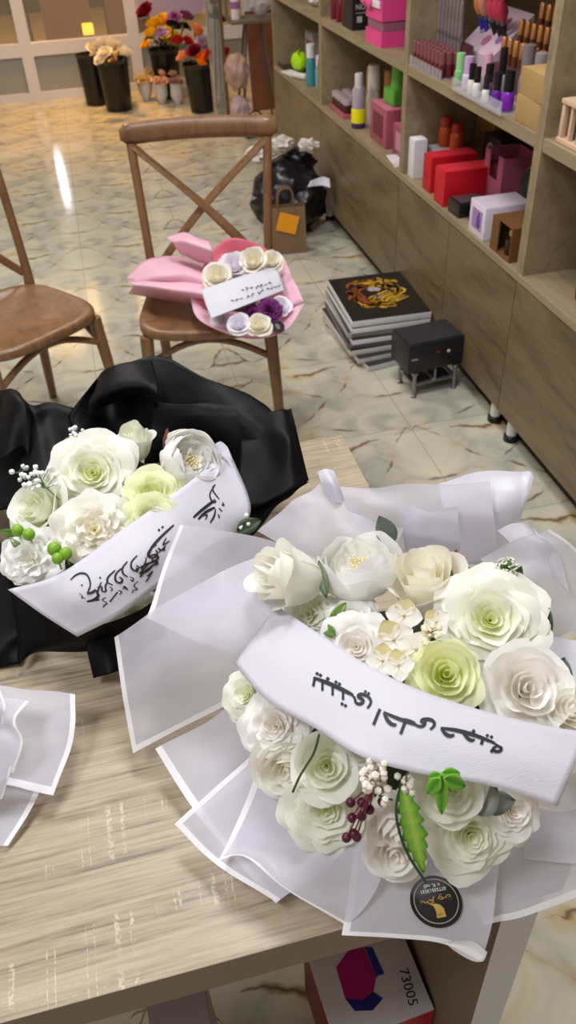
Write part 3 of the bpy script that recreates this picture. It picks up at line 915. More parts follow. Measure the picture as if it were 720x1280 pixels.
    gold = [[5, (160, 285), (175, 265), (195, 275), (215, 300), (245, 285), (250, 315), (285, 320), (310, 310), (315, 280), (290, 285), (270, 265), (285, 300)], [4, (300, 290), (325, 275), (330, 255), (350, 248)],
            [5, (375, 295), (395, 275), (410, 300), (440, 300), (430, 275), (400, 262)], [4, (415, 250), (440, 248)], [5, (440, 305), (465, 290), (485, 300), (500, 275), (530, 275), (545, 290), (535, 305), (515, 295)],
            [4, (225, 318)], [4, (240, 320)], [3, (385, 255)], [4, (520, 335)], [4, (540, 335)]]
    k = 7e-5
    strokes_on(flat, gold, (k, 0, -350 * k, 0, -k, 305 * k), 'lettering', M_GOLD, st, lift=.0003)
    # flowers above the sash
    fl = [('rose', 'bud', 358, 722, .945, 62, IVORY, (-1.3, .6, -.1), 'ivory rose seen from the side, leaning out to the left'),
          ('peony', 'peony', 450, 714, .925, 52, WHITE, (.0, .75, .3), 'white peony with pale yellow stamens'),
          ('rose', 'bud', 533, 730, .925, 62, CREAM, (.05, .5, .3), 'cream rose'),
          ('garden_rose', 'garden', 614, 774, .945, 72, GREENW, (.12, .0, .0), 'large ruffled white rose with green heart'),
          ('rose', 'rose', 556, 845, .95, 44, LIME, (.1, -.05, 0), 'small lime green rose'),
          ('rose', 'rose', 656, 862, .935, 58, BEIGE, (.15, -.1, 0), 'off-white open rose'),
          ('rose', 'garden', 445, 808, .93, 46, BEIGE, (-.1, .0, 0), 'beige white rose half under the sash'),
          ('rose', 'carnation', 386, 768, .905, 36, PALE, (-.2, .1, 0), 'pale green frilled flower'),
          ('rose', 'garden', 440, 772, .915, 36, WHITE, (0, .2, 0), None),
          ('rose', 'rose', 710, 890, .93, 42, IVORY, (.4, 0, 0), None),
          # below the sash
          ('carnation', 'garden', 306, 868, .885, 36, PALE, (-.5, 0, 0), 'pale green frilled flower at the left'),
          ('rose', 'garden', 342, 908, .895, 44, BEIGE, (-.35, -.1, 0), 'off-white rose'),
          ('rose', 'rose', 360, 955, .865, 46, IVORY, (-.4, -.9, -.2), 'cream rose facing down to the left'),
          ('rose', 'rose', 408, 957, .89, 44, PALE, (-.1, -.25, 0), 'greenish white rose'),
          ('carnation', 'garden', 407, 1012, .855, 54, PALE, (-.1, -.45, -.1), 'frilled pale green carnation'),
          ('rose', 'garden', 452, 942, .905, 34, BEIGE, (0, -.2, 0), None),
          ('rose', 'bud', 492, 1024, .865, 50, BEIGE, (0, -1.3, -.5), 'cream rose seen from its side'),
          ('rose', 'rose', 492, 1062, .835, 36, BEIGE, (0, -.7, -.3), None),
          ('rose', 'rose', 560, 985, .905, 46, PALE, (0, -.35, 0), 'greenish white rose behind a bright green leaf'),
          ('carnation', 'garden', 590, 1046, .86, 57, PALE, (.05, -.6, -.1), 'large frilled white flower at the front'),
          ('rose', 'garden', 642, 1014, .87, 42, BEIGE, (.3, -.3, -.1), 'off-white rose at the right')]
    for i, (nm, kind, px, py, z, r, cols, lean, lab) in enumerate(fl):
        put_flower(None, nm, kind, px, py, z, r, cols, lean, seed=20 + i, label=lab, drop=.75 if kind == 'bud' else .45)
    # hydrangea florets between the roses
    for (px, py, r, z) in ((505, 770, 19, .952), (492, 800, 22, .955), (520, 812, 20, .96), (478, 826, 18, .958), (498, 832, 17, .962), (545, 778, 15, .95)):
        p = at(px, py, z); mb = MB(); n = toward_eye(p, .3); A = frame(n)
        R = r / FPX * (p - EYE).dot(FWD)
        a0 = random.uniform(0, 6)
        for k in range(4):
            a = a0 + k * PI / 2; d = A @ Vector((math.cos(a), math.sin(a), .25))
            leaf_into(mb, p, d, n, R * 1.25, R * 1.35, (250, 246, 232), (253, 251, 246), bend=.18, fold=.08)
        mb.ball(p + n * R * .12, R * .12, sub=1); mb.c[-42:] = [lin((226, 214, 160))] * 42
        mb.build('hydrangea_floret', M_PETAL, None, auto=False)
    g = (96, 110, 100); g2 = (124, 136, 124)
    put_leaf(None, 'eucalyptus_leaf', 490, 680, .925, 474, 645, .955, 26, g, g2, bend=.1)
    put_leaf(None, 'eucalyptus_leaf', 560, 720, .91, 590, 712, .93, 20, (74, 92, 60), (96, 112, 76), bend=.1)
    put_leaf(None, 'leaf', 566, 728, .92, 571, 686, .945, 17, (92, 122, 62), (172, 92, 62), bend=.1, label='green leaf turning rust red at its tip')
    put_leaf(None, 'eucalyptus_leaf', 672, 800, .90, 686, 762, .94, 24, g, g2, bend=.1)
    put_leaf(None, 'eucalyptus_leaf', 690, 870, .90, 706, 822, .93, 36, g, g2, bend=.1)
    put_leaf(None, 'eucalyptus_leaf', 474, 800, .948, 502, 782, .957, 26, (130, 140, 128), (150, 158, 146), bend=.05)
    put_leaf(None, 'eucalyptus_leaf', 590, 1015, .89, 622, 985, .905, 36, (150, 154, 144), (168, 172, 160), bend=.1)
    put_leaf(None, 'eucalyptus_leaf', 600, 1006, .88, 644, 1000, .89, 30, (120, 126, 116), (140, 146, 134), bend=.1)
    put_leaf(None, 'leaf', 408, 748, .935, 398, 698, .95, 13, (72, 92, 52), (112, 132, 80), bend=.1)
    put_leaf(None, 'leaf', 412, 778, .93, 434, 752, .935, 14, (96, 132, 52), (130, 160, 80))
    put_leaf(None, 'leaf', 420, 795, .935, 400, 780, .93, 14, (92, 126, 56), (130, 160, 80))
    put_leaf(None, 'leaf', 640, 735, .93, 652, 708, .95, 14, (58, 92, 50), (78, 116, 66))
    # bright variegated leaves
    for (a, b, w) in (((503, 980, .935), (531, 1098, .868), 32), ((552, 966, .958), (552, 1022, .922), 17), ((554, 972, .957), (584, 984, .942), 19), ((551, 972, .957), (533, 994, .936), 17), ((552, 966, .957), (576, 966, .952), 13), ((552, 968, .957), (534, 972, .95), 12)):
        put_leaf(None, 'variegated_leaf', a[0], a[1], a[2], b[0], b[1], b[2], w, (190, 226, 96) if w == 32 else (72, 158, 36), (92, 176, 44) if w == 32 else (150, 212, 74), vein=True, bend=.12, label='bright green leaf with toothed edge' if w == 32 else 'bright green pointed leaf', teeth=7 if w == 32 else 0)
    mb = MB(); P = [at(*p) for p in ((503, 972, .938), (495, 1015, .92), (507, 1062, .89), (533, 1104, .862))]
    mb.tube([catmull(P, i / 12) for i in range(13)], .0012, 6).build('stem', plain((44, 74, 44), .5), None)
    mb = MB(); P = [at(*p) for p in ((399, 918, .935), (392, 942, .92), (376, 968, .90), (366, 990, .88))]
    mb.tube([catmull(P, i / 12) for i in range(13)], .0011, 6).build('stem', plain((64, 82, 58), .5), None)
    sprig(None, 'berry_sprig', [(490, 1000, .91), (470, 990, .93), (466, 962, .945)], (120, 104, 80), (240, 234, 222), .0033, 26, spread=.009, seed=3, label='cluster of small white berries')
    sprig(None, 'berry_sprig', [(500, 1000, .91), (506, 985, .93), (508, 970, .945)], (120, 104, 80), (240, 234, 222), .003, 13, spread=.006, seed=4, label='small tuft of white berries')
    sprig(None, 'berry_sprig', [(536, 810, .955), (537, 800, .965), (540, 790, .968)], (150, 146, 90), (244, 236, 200), .0028, 14, spread=.007, seed=5, label='pale yellow berry tuft')
    rnd = random.Random(5); mb = MB(); B = at(468, 985, .925)
    for (px, py) in ((438, 1003), (452, 1003), (478, 1002), (452, 1020), (440, 1022), (442, 1042), (433, 1047), (446, 1046), (462, 1012)):
        e = at(px, py, .915 - (py - 985) * .0006)
        mb.tube([B, B.lerp(e, .5) + Vector((0, 0, .004)), e], .0007, 5, mat=0); mb.ball(e, .0042, mat=1, sub=2)
    o = mb.build('berry_sprig', [plain((110, 40, 62), .5), plain((86, 26, 50), .35)], None); o['label'] = 'dark purple berries on thin stems'
    o = sprig(None, 'seed_sprig', [(345, 752, .90), (332, 748, .905), (318, 732, .905)], (110, 84, 60), (150, 120, 80), .0022, 14, spread=.007, seed=6)
    mb = MB(); p = at(634, 711, .955); rnd = random.Random(9)
    for i in range(60):
        d = Vector((rnd.gauss(0, 1), rnd.gauss(0, 1), abs(rnd.gauss(0, 1)))).normalized()
        mb.tube([p, p + d * .011], .0005, 4, mat=0)
        mb.ball(p + d * .011, .0011, mat=1, sub=1)
    mb.build('spiky_floret', [plain((120, 150, 92), .5), plain((240, 242, 230), .5)], None)
    # the sash
    o = sheet(None, 'sash', SASH_BIG, (M_SASH, M_SASH), nu=50, nv=12, solid=.0006, label='white cloth sash with black Arabic lettering')
    S = net_surface([[at(*p) for p in row] for row in SASH_BIG])
    q = lambda ox, oy, L: [[st[0] / 4.8] + [(ox + x / 4.8, oy + y / 4.8) for x, y in st[1:]] for st in L]
    L1 = q(370, 820, [[11, (108, 135), (200, 172), (290, 215), (340, 240)], [9, (330, 235), (350, 258), (358, 284), (385, 290), (404, 272), (380, 254), (372, 244), (392, 235), (430, 246), (450, 272), (444, 296), (428, 314)],
                      [6, (116, 138), (106, 188)], [6, (160, 158), (158, 214)], [6, (218, 188), (217, 242)], [6, (280, 215), (278, 268)],
                      [10, (130, 111)], [10, (149, 122)], [11, (191, 143)], [10, (239, 163)], [10, (259, 175)], [10, (272, 292)], [10, (293, 302)], [9, (417, 220)], [9, (437, 231)],
                      [8, (508, 318), (470, 408)], [9, (530, 335), (600, 365), (660, 388), (724, 412)], [10, (532, 338), (550, 374), (578, 402), (607, 407)], [8, (660, 388), (632, 460)]])
    L1 += q(500, 860, [[9, (0, 182), (50, 194), (92, 208)], [9, (80, 200), (105, 224), (135, 228), (150, 210), (128, 200), (150, 190), (186, 195), (205, 215), (196, 236), (178, 248)],
                       [10, (240, 243), (340, 260), (450, 292), (560, 336)], [10, (244, 245), (268, 276), (294, 290), (322, 285)], [9, (372, 274), (394, 300), (418, 317), (442, 315)], [8, (490, 308), (481, 345)],
                       [8, (545, 330), (580, 352), (604, 368), (590, 386), (562, 384), (556, 372), (575, 352)], [8, (562, 358), (540, 392)], [11, (433, 265)], [10, (515, 292)], [10, (540, 300)]])
    strokes_on(S, [[st[0] * 1.2, *st[1:]] for st in L1], AFF_BIG, 'lettering', M_INK, o, lift=.0011)


def black_bouquet():
    B = M_BLACKP
    sh = lambda net, **k: sheet(None, 'wrapping_sheet', net, (B, B), solid=.0008, **k)
    gap_filler(None, 145, 655, .79, .115, .06)
    sh([[(85, 520, .875), (108, 488, .90), (130, 464, .915), (165, 453, .92), (205, 446, .925), (255, 470, .925), (310, 491, .905), (347, 518, .885)],
        [(90, 545, .86), (112, 512, .875), (140, 488, .88), (172, 492, .895), (200, 508, .885), (250, 512, .89), (305, 530, .885), (345, 550, .87)],
        [(95, 620, .82), (120, 590, .82), (150, 570, .82), (180, 560, .82), (210, 560, .82), (250, 565, .82), (300, 590, .82), (335, 620, .82)]], wave=.006, seed=1, nu=40)
    sh([[(118, 490, .89), (125, 468, .915), (140, 458, .93), (165, 452, .935), (190, 450, .93)], [(112, 500, .895), (128, 492, .915), (150, 484, .925), (180, 480, .93), (198, 486, .925)],
        [(108, 520, .88), (130, 508, .89), (155, 500, .895), (180, 498, .905), (192, 508, .90)]], seed=2)
    sh([[(190, 500, .90), (240, 505, .905), (290, 500, .90), (312, 492, .90)], [(185, 530, .875), (240, 528, .885), (300, 530, .885), (345, 522, .88)], [(180, 580, .83), (240, 570, .83), (300, 585, .83), (350, 590, .83)]], wave=.006, seed=3)
    sh([[(292, 530, .865), (330, 518, .885), (352, 511, .895), (364, 511, .89)], [(300, 565, .86), (335, 560, .87), (362, 553, .885), (374, 552, .875)], [(290, 640, .83), (330, 630, .835), (365, 612, .85), (386, 602, .845)]], wave=.005, seed=4)
    sh([[(270, 600, .84), (320, 590, .845), (386, 602, .84)], [(280, 650, .82), (325, 640, .82), (360, 622, .825)], [(285, 700, .79), (320, 665, .80), (336, 642, .81)]], wave=.004, seed=5)
    sh([[(-70, 500, .86), (-25, 495, .875), (2, 489, .885), (18, 488, .895), (38, 505, .89), (60, 500, .885), (92, 510, .875)], [(-70, 540, .85), (-25, 540, .85), (0, 530, .86), (28, 528, .87), (46, 540, .865), (65, 530, .865), (100, 540, .86)],
        [(-70, 650, .81), (-25, 640, .81), (0, 640, .81), (30, 630, .82), (60, 620, .82), (80, 610, .82), (110, 610, .82)]], wave=.006, seed=6, nu=36)
    sh([[(0, 492, .89), (10, 487, .90), (22, 489, .90), (30, 500, .895)], [(2, 515, .885), (16, 505, .90), (30, 508, .90), (38, 525, .885)], [(-10, 580, .85), (10, 570, .86), (28, 560, .86), (36, 570, .85)]], seed=7)
    sh([[(-80, 640, .83), (-30, 650, .82), (10, 690, .81), (40, 740, .81)], [(-80, 720, .80), (-30, 730, .795), (10, 760, .79), (60, 775, .80)], [(-80, 800, .78), (-30, 805, .775), (0, 810, .772), (30, 800, .772)], [(-80, 850, .76), (-30, 840, .758), (0, 833, .757), (24, 831, .757)]], wave=.004, seed=8)
    sh([[(10, 720, .82), (90, 780, .83), (170, 765, .83), (235, 715, .83)], [(20, 780, .795), (95, 800, .80), (160, 790, .80), (230, 760, .80)], [(24, 832, .765), (48, 814, .772), (110, 815, .772), (200, 800, .772)]], wave=.003, seed=9)
    sh([[(104, 785, .80), (140, 785, .808), (190, 770, .795)], [(110, 818, .785), (140, 812, .79), (185, 805, .778)], [(117, 848, .765), (138, 842, .775), (158, 834, .768)]], seed=10)
    fl = [('garden_rose', 'garden', 115, 590, .915, 54, GREENW, (-.05, .05, 0), 'large ruffled white rose with green heart'),
          ('rosebud', 'bud', 169, 562, .885, 33, PALE, (.1, .8, .5), 'pale green rosebud'),
          ('peony', 'peony', 236, 580, .90, 40, WHITE, (.5, .25, 0), 'white peony'),
          ('rose', 'garden', 190, 617, .905, 38, LIME, (0, .1, 0), 'pale lime open flower'),
          ('rose', 'garden', 190, 648, .91, 34, LIME, (0, -.2, 0), None),
          ('rose', 'rose', 50, 637, .885, 42, PALE, (-.6, .3, .1), 'white rose facing left'),
          ('peony', 'carnation', 118, 662, .91, 46, CREAM, (0, -.1, 0), 'cream frilled peony'),
          ('carnation', 'carnation', 38, 700, .885, 40, WHITE, (-.3, -.2, 0), 'white carnation at the lower left'),
          ('rose', 'garden', 168, 768, .80, 34, PALE, (.1, -.4, -.2), 'pale green flower peeping out below the sash')]
    for i, (nm, kind, px, py, z, r, cols, lean, lab) in enumerate(fl):
        put_flower(None, nm, kind, px, py, z, r, cols, lean, seed=60 + i, label=lab)
    sprig(None, 'white_sprig', [(75, 625, .90), (52, 606, .91), (22, 590, .90)], (90, 120, 70), (244, 246, 246), .0036, 34, spread=.014, seed=11, label='sprig of tiny white blossoms')
    sprig(None, 'white_sprig', [(104, 565, .89), (98, 550, .905), (95, 536, .91)], (90, 120, 70), (244, 246, 246), .003, 20, spread=.009, seed=12, label='short sprig of tiny white blossoms')
    sprig(None, 'white_sprig', [(300, 668, .85), (306, 660, .85), (304, 650, .855)], (90, 120, 70), (238, 242, 236), .003, 10, spread=.008, seed=13)
    for (px, py, r) in ((22, 663, 9), (36, 668, 9), (68, 686, 10), (82, 692, 9), (72, 698, 8), (125, 636, 7)):
        mb = MB(); p = at(px, py, .915); mb.ball(p, r * .00082, sub=2, sc=(1, 1, 1.05)); mb.tube([p, p + Vector((0, .004, -.02))], .001, 5)
        mb.build('green_bud', plain((128, 176, 48), .35), None)
    for (a, b, w) in (((20, 668, .90), (0, 664, .91), 10), ((90, 560, .89), (92, 545, .9), 22), ((110, 640, .90), (136, 628, .915), 14), ((30, 690, .89), (12, 672, .90), 9)):
        put_leaf(None, 'leaf', *a, *b, w, (70, 112, 44), (122, 160, 70))
    put_leaf(None, 'leaf', 296, 664, .85, 326, 650, .86, 20, (52, 72, 48), (76, 98, 66))
    put_leaf(None, 'leaf', 160, 590, .88, 180, 580, .89, 24, (44, 62, 40), (66, 88, 56))
    put_leaf(None, 'leaf', 60, 660, .88, 86, 668, .89, 26, (44, 62, 40), (66, 88, 56))
    mb = MB(); p = at(206, 572, .89); e = at(209, 538, .925)
    mb.lathe([(.001, 0), (.004, .008), (.0045, .018), (.002, .03), (.0, .034)], 10, e - (e - p).normalized() * .03, axis=e - p, mat=1); mb.tube([p, p.lerp(e, .5)], .0015, 6, mat=0)
    o = mb.build('closed_bud', [plain((86, 112, 62), .5), plain((122, 70, 58), .5)], None); o['label'] = 'closed reddish bud'
    sheet(None, 'tissue_sheet', [[(262, 560, .90), (275, 552, .905), (284, 558, .90)], [(268, 575, .89), (280, 566, .895), (290, 575, .89)]], (M_FILM2, M_FILM2))
    o = sheet(None, 'sash', SASH_DARK, (M_SASH, M_SASH), nu=44, nv=12, solid=.0006, label='white cloth sash with black Arabic calligraphy')
    S = net_surface([[at(*p) for p in row] for row in SASH_DARK])
    q = lambda ox, oy, L: [[st[0] / 4.8] + [(ox + x / 4.8, oy + y / 4.8) for x, y in st[1:]] for st in L]
    L2 = q(80, 680, [[7, (40, 235), (68, 200), (105, 176), (145, 176), (168, 205), (172, 245), (150, 300)], [9, (120, 250)], [9, (233, 187)], [9, (148, 302), (176, 290), (206, 264)], [9, (206, 268), (214, 304), (186, 334), (140, 360)],
                     [8, (140, 358), (180, 340), (218, 330)], [4, (98, 312), (118, 322), (112, 340), (136, 336)], [5, (240, 212), (224, 250), (214, 282), (224, 302)], [6, (215, 250), (240, 240), (240, 270), (262, 268), (262, 235), (280, 200)],
                     [6, (322, 138), (282, 178), (275, 212), (305, 228)], [4, (285, 240), (298, 252), (290, 268)], [7, (357, 128), (326, 160), (322, 200), (345, 216), (360, 196), (344, 178)], [6, (392, 88), (364, 125), (366, 160), (390, 180)],
                     [6, (447, 56), (416, 90), (412, 126), (432, 146), (452, 130), (440, 114)], [5, (430, 145), (470, 122), (466, 142), (490, 100), (496, 70)], [6, (556, 0), (516, 30), (506, 65), (540, 76), (560, 50), (550, 30)],
                     [4, (325, 272), (272, 340)], [4, (525, 160), (482, 222)], [4, (444, 210), (416, 238), (432, 262), (410, 266), (400, 284)], [4, (400, 180), (420, 194), (410, 210), (404, 196)], [4, (330, 264), (346, 270), (334, 290)],
                     [4, (360, 240), (380, 262), (366, 236), (356, 256)], [4, (256, 310), (232, 330), (256, 350), (236, 366), (228, 386)], [8, (455, 188), (474, 165), (502, 150), (530, 122), (560, 116)], [6, (452, 165), (480, 138), (512, 108), (548, 96), (560, 112)],
                     [4, (566, 20), (576, 34), (568, 48)], [4, (604, 18), (586, 34), (606, 40)]])
    L3 = q(170, 590, [[8, (222, 332), (150, 390), (98, 445), (78, 490)], [6, (76, 498), (118, 490), (130, 515), (100, 530), (98, 512)], [9, (136, 348)], [9, (156, 334)], [5, (472, 84), (452, 118), (488, 166)],
                       [5, (446, 118), (432, 156), (448, 192), (466, 186), (456, 172)], [9, (456, 184), (396, 245), (338, 302)], [8, (462, 224), (410, 265), (368, 312)], [5, (466, 234), (460, 282), (440, 328)],
                       [4, (505, 178), (514, 194), (500, 196)], [4, (486, 222), (504, 236)], [4, (484, 262), (492, 284)], [6, (30, 562), (62, 545), (102, 534), (128, 546)], [4, (20, 602), (52, 582), (92, 560)], [4, (60, 620), (95, 590)],
                       [4, (400, 290), (420, 280), (412, 310)], [4, (180, 400), (160, 440), (200, 420)], [4, (130, 455), (160, 470), (175, 445)], [4, (5, 560), (14, 580), (4, 586)]])
    right = [st for st in L3 if min(p[0] for p in st[1:]) > 230]
    thin = lambda L: [[st[0] * .88, *st[1:]] for st in L]
    strokes_on(S, thin(L2) + [st for st in L3 if st not in right], AFF_DARK, 'lettering', M_INK, o, lift=.0011)
    strokes_on(S, right, AFF_DARK, 'lettering', M_INK, o, lift=.0011)


def edge_bouquet():
    F, F2, R = M_FILM, M_FILM2, M_RIM
    sh = lambda net, mats=(F, R), **k: sheet(None, 'wrapping_sheet', net, mats, **k)
    sh([[(-80, 960, .768), (0, 970, .770), (53, 982, .770)], [(-80, 1020, .762), (-20, 1015, .764), (34, 1020, .764)], [(-80, 1070, .758), (-40, 1060, .758), (10, 1057, .757)]], sides='r', bw=.006, wave=.001, seed=1)
    sh([[(-80, 850, .815), (20, 859, .815), (94, 868, .805)], [(-80, 910, .80), (20, 912, .80), (92, 922, .79)], [(-80, 970, .79), (0, 980, .785), (66, 993, .776)]], sides='rb', bw=.0065, wave=.004, seed=2)
    sh([[(-80, 868, .84), (0, 872, .845), (36, 876, .84)], [(-80, 900, .835), (-10, 900, .84), (19, 900, .845)], [(-80, 925, .83), (0, 925, .83), (29, 928, .83)], [(-80, 965, .81), (-10, 965, .81), (17, 966, .805)]], sides='r', bw=.006, wave=.003, seed=3)
    sh([[(-80, 856, .87), (-20, 858, .87), (0, 862, .865)], [(-80, 880, .865), (-15, 880, .87), (7, 884, .865)], [(-80, 906, .85), (-20, 906, .85), (4, 905, .85)]], sides='r', bw=.006, seed=4)
    sh([[(-80, 960, .84), (-10, 965, .84), (15, 957, .84)], [(-80, 990, .82), (-10, 985, .825), (10, 975, .83)], [(-80, 1010, .80), (-15, 1006, .80), (3, 998, .81)]], (F2, R), sides='r', bw=.006, seed=5)
    gap_filler(None, -130, 930, .78, .06, .05)
    for k, (px, py) in enumerate(((-105, 905), (-165, 920), (-125, 965))):
        put_flower(None, 'rose', 'garden', px, py, .85, 46, PALE, seed=120 + k)


def pink_bouquet():
    P, H = M_PINK, M_HOT
    sh = lambda net, m, **k: sheet(None, 'wrapping_sheet', net, (m, m), nu=22, nv=14, solid=.0008, **k)
    sh([[(240, 372, .53), (248, 340, .57), (272, 308, .62), (302, 298, .64), (330, 306, .62), (350, 328, .585)], [(256, 384, .51), (270, 356, .54), (288, 332, .57), (306, 326, .58), (326, 330, .57), (342, 345, .55)],
        [(285, 385, .49), (292, 375, .49), (300, 368, .49), (308, 366, .49), (318, 368, .49), (328, 372, .49)]], H, wave=.02, seed=1, label='deeper rose pink paper at the back')
    sh([[(328, 312, .59), (350, 320, .59), (362, 336, .585), (368, 352, .575), (380, 377, .555)], [(325, 345, .54), (338, 350, .545), (345, 358, .545), (348, 368, .535), (352, 385, .525)], [(305, 370, .49), (312, 372, .49), (318, 376, .49), (320, 380, .49), (320, 386, .49)]], P, wave=.015, seed=2)
    sh([[(238, 372, .53), (244, 392, .515), (262, 408, .505), (290, 420, .50), (325, 424, .50), (358, 414, .52), (381, 378, .555)], [(262, 376, .505), (266, 388, .50), (280, 400, .492), (300, 408, .488), (324, 409, .488), (345, 402, .50), (360, 382, .525)],
        [(285, 378, .485), (288, 384, .485), (295, 390, .484), (304, 394, .484), (316, 394, .484), (328, 390, .486), (335, 382, .49)]], P, wave=.012, seed=3)
    sh([[(156, 348, .505), (182, 325, .545), (225, 320, .55), (262, 334, .555)], [(168, 350, .53), (200, 342, .575), (235, 340, .58), (265, 350, .575)], [(160, 352, .52), (190, 354, .545), (235, 356, .55), (265, 360, .56)]], P, wave=.004, seed=4)
    sh([[(158, 352, .515), (188, 348, .545), (225, 348, .555), (262, 352, .56)], [(166, 358, .53), (195, 360, .555), (235, 366, .555), (262, 370, .555)], [(160, 366, .475), (190, 373, .475), (235, 380, .475), (268, 382, .475)]], P, wave=.004, seed=5)
    sh([[(208, 297, .625), (232, 291, .645), (262, 302, .655)], [(216, 304, .635), (238, 304, .655), (265, 314, .655)], [(224, 316, .585), (245, 326, .585), (268, 332, .59)]], P, wave=.004, seed=6)
    # the two ends of the wrap meet inside the head
    mb = MB(); a = at(255, 350, .53); b = at(300, 372, .52)
    mb.tube([at(190, 350, .51), a, b], [.022, .025, .03], 10).build('stem_bundle', plain((76, 104, 60), .7), None)
    c = at(305, 365, .50)
    mb = MB().lathe([(.03, -.02), (.055, 0), (.05, .02), (.02, .035), (0, .037)], 18, c).build('dark_gap_filler', plain((60, 66, 44), .9), None)  # added dark filler, shade between the blooms put into its colour
    vio = ((78, 28, 74), (118, 46, 112)); lav = ((240, 234, 246), (250, 248, 253)); iv = ((250, 242, 212), (252, 249, 238))
    fl = [(272, 345, .60, 17, iv, 'ivory rose'), (292, 332, .612, 17, lav, 'white rose'), (316, 327, .618, 17, iv, 'ivory rose'), (338, 327, .612, 14, iv, 'ivory rose'), (336, 385, .572, 15, vio, 'dark purple flower'), (315, 391, .56, 12, vio, 'dark purple flower'),
          (298, 405, .55, 14, lav, 'white rose'), (323, 406, .55, 14, iv, 'ivory rose'), (350, 384, .55, 12, lav, 'white rose'), (276, 398, .525, 11, lav, 'white rose')]
    for i, (px, py, z, r, cols, lab) in enumerate(fl):
        put_flower(None, 'rose', 'carnation' if cols is vio else 'rose', px, py, z, r * 1.12, cols, (0, .25, .15), seed=90 + i, label=lab, drop=.55)
    put_leaf(None, 'leaf', 303, 345, .575, 313, 337, .585, 8, (120, 140, 60), (150, 165, 80))
    net = [[(251, 362, .59), (300, 346, .605), (346, 332, .60)], [(257, 380, .585), (305, 364, .60), (352, 349, .59)], [(264, 398, .57), (311, 380, .585), (357, 362, .575)]]
    o = sheet(None, 'sash', net, (M_SASH, M_SASH), solid=.0006, label='white lettered sash')
    S = net_surface([[at(*p) for p in row] for row in net])
    rnd = random.Random(3); L = []
    def run(xa, ya, xb, yb, n, w):
        for k in range(n):
            f = k / n; x = xa + (xb - xa) * f; y = ya + (yb - ya) * f
            ex, ey = (xb - xa) / n, (yb - ya) / n
            pts = [(x + ex * i / 4 * .8, y + ey * i / 4 * .8 + rnd.uniform(-w, w)) for i in range(5)]
            L.append([3.2, *pts])
            if k % 2: L.append([3.4, (x + ex * .4, y + ey * .4 + rnd.choice((-1, 1)) * (w + 7))])
    run(310, 232, 400, 205, 3, 13); run(415, 210, 540, 160, 4, 13)
    run(232, 312, 330, 278, 3, 11); run(350, 280, 410, 252, 2, 13); run(430, 255, 480, 226, 2, 11); run(495, 222, 605, 190, 4, 9)
    strokes_on(S, L, AFF_PINK, 'lettering', plain((70, 66, 84), .6), o, lift=.0012)
    n = Vector((.1, -.45, .88)).normalized()
    p = at(347, 408, .535)
    st = MB().lathe([(.0, -.0004), (.0185, -.0004), (.0187, 0), (.0185, .0004), (.0, .0004)], 28, p, axis=n).build('sticker', M_STICK, None)
    A = Matrix.Translation(p) @ frame(n).to_4x4()
    mb = MB(); mb.poly([(-.004, -.009), (.005, -.008), (.006, .002), (.001, .009), (-.006, .007)], .0005, .0008); mb.v = [A @ v for v in mb.v]
    mb.build('emblem', plain((120, 112, 96), .5), st, smooth=False)


hang(wb, white_bouquet)
bb = thing('black_bouquet', 'bouquet of white and pale green flowers in black paper with a calligraphy sash', 'bouquet', (-.03, .83, TZ))
hang(bb, black_bouquet)
eb = thing('wrapped_bouquet', 'frosted film wrap of another bouquet, cut off by the left edge of the photo', 'bouquet', (-.25, .55, TZ))
hang(eb, edge_bouquet)
pb = thing('pink_bouquet', 'pink paper bouquet of ivory and purple flowers lying on the chair seat', 'bouquet', (.32, 2.25, .46))
hang(pb, pink_bouquet)

# ------------------------------------------------------------------ goods on the shelves
def at_y(px, py, y):
    v = RGT * ((px - 360) / FPX) + DWN * ((py - 640) / FPX) + FWD
    return EYE + v * (y / v.y)


CT, MS = .5385, .9055        # counter and middle shelf heights


def carton(name, label, x, y, z, dx, dy, dz, rgb, rz=0.0, cat='box', flap=None, group=None, panel=None, bev=.002):
    t = thing(name, label, cat, (x, y, z), rz, group)
    MB().box(-dx / 2, dx / 2, -dy / 2, dy / 2, 0, dz * .985, bev=bev).build('carton_body', plain(rgb, .45), t)
    MB().box(-dx / 2 + .002, dx / 2 - .002, -dy / 2 + .002, dy / 2 - .002, dz * .985, dz, bev=.0008).build('top_flap', plain(flap or tuple(min(255, int(c * 1.08 + 4)) for c in rgb), .45), t)
    if panel:
        MB().box(-dx / 2 - .001, -dx / 2, -dy * .32, dy * .32, dz * .2, dz * .8).build('front_print', plain(panel, .5), t, smooth=False)
    return t


def bottle(name, label, x, y, z, r, h, body, cap, capr=.6, caph=.35, group=None, cat='bottle', rough=.2):
    t = thing(name, label, cat, (x, y, z), 0, group)
    b = h * (1 - caph)
    MB().lathe([(r * .9, 0), (r, .003), (r, b * .78), (r * .85, b * .92), (r * capr * .8, b)], 16).build('bottle_body', plain(body, rough), t)
    MB().lathe([(r * capr, b * .97), (r * capr, h * .99), (r * capr * .85, h)], 14).build('cap', plain(cap, .35), t)
    return t


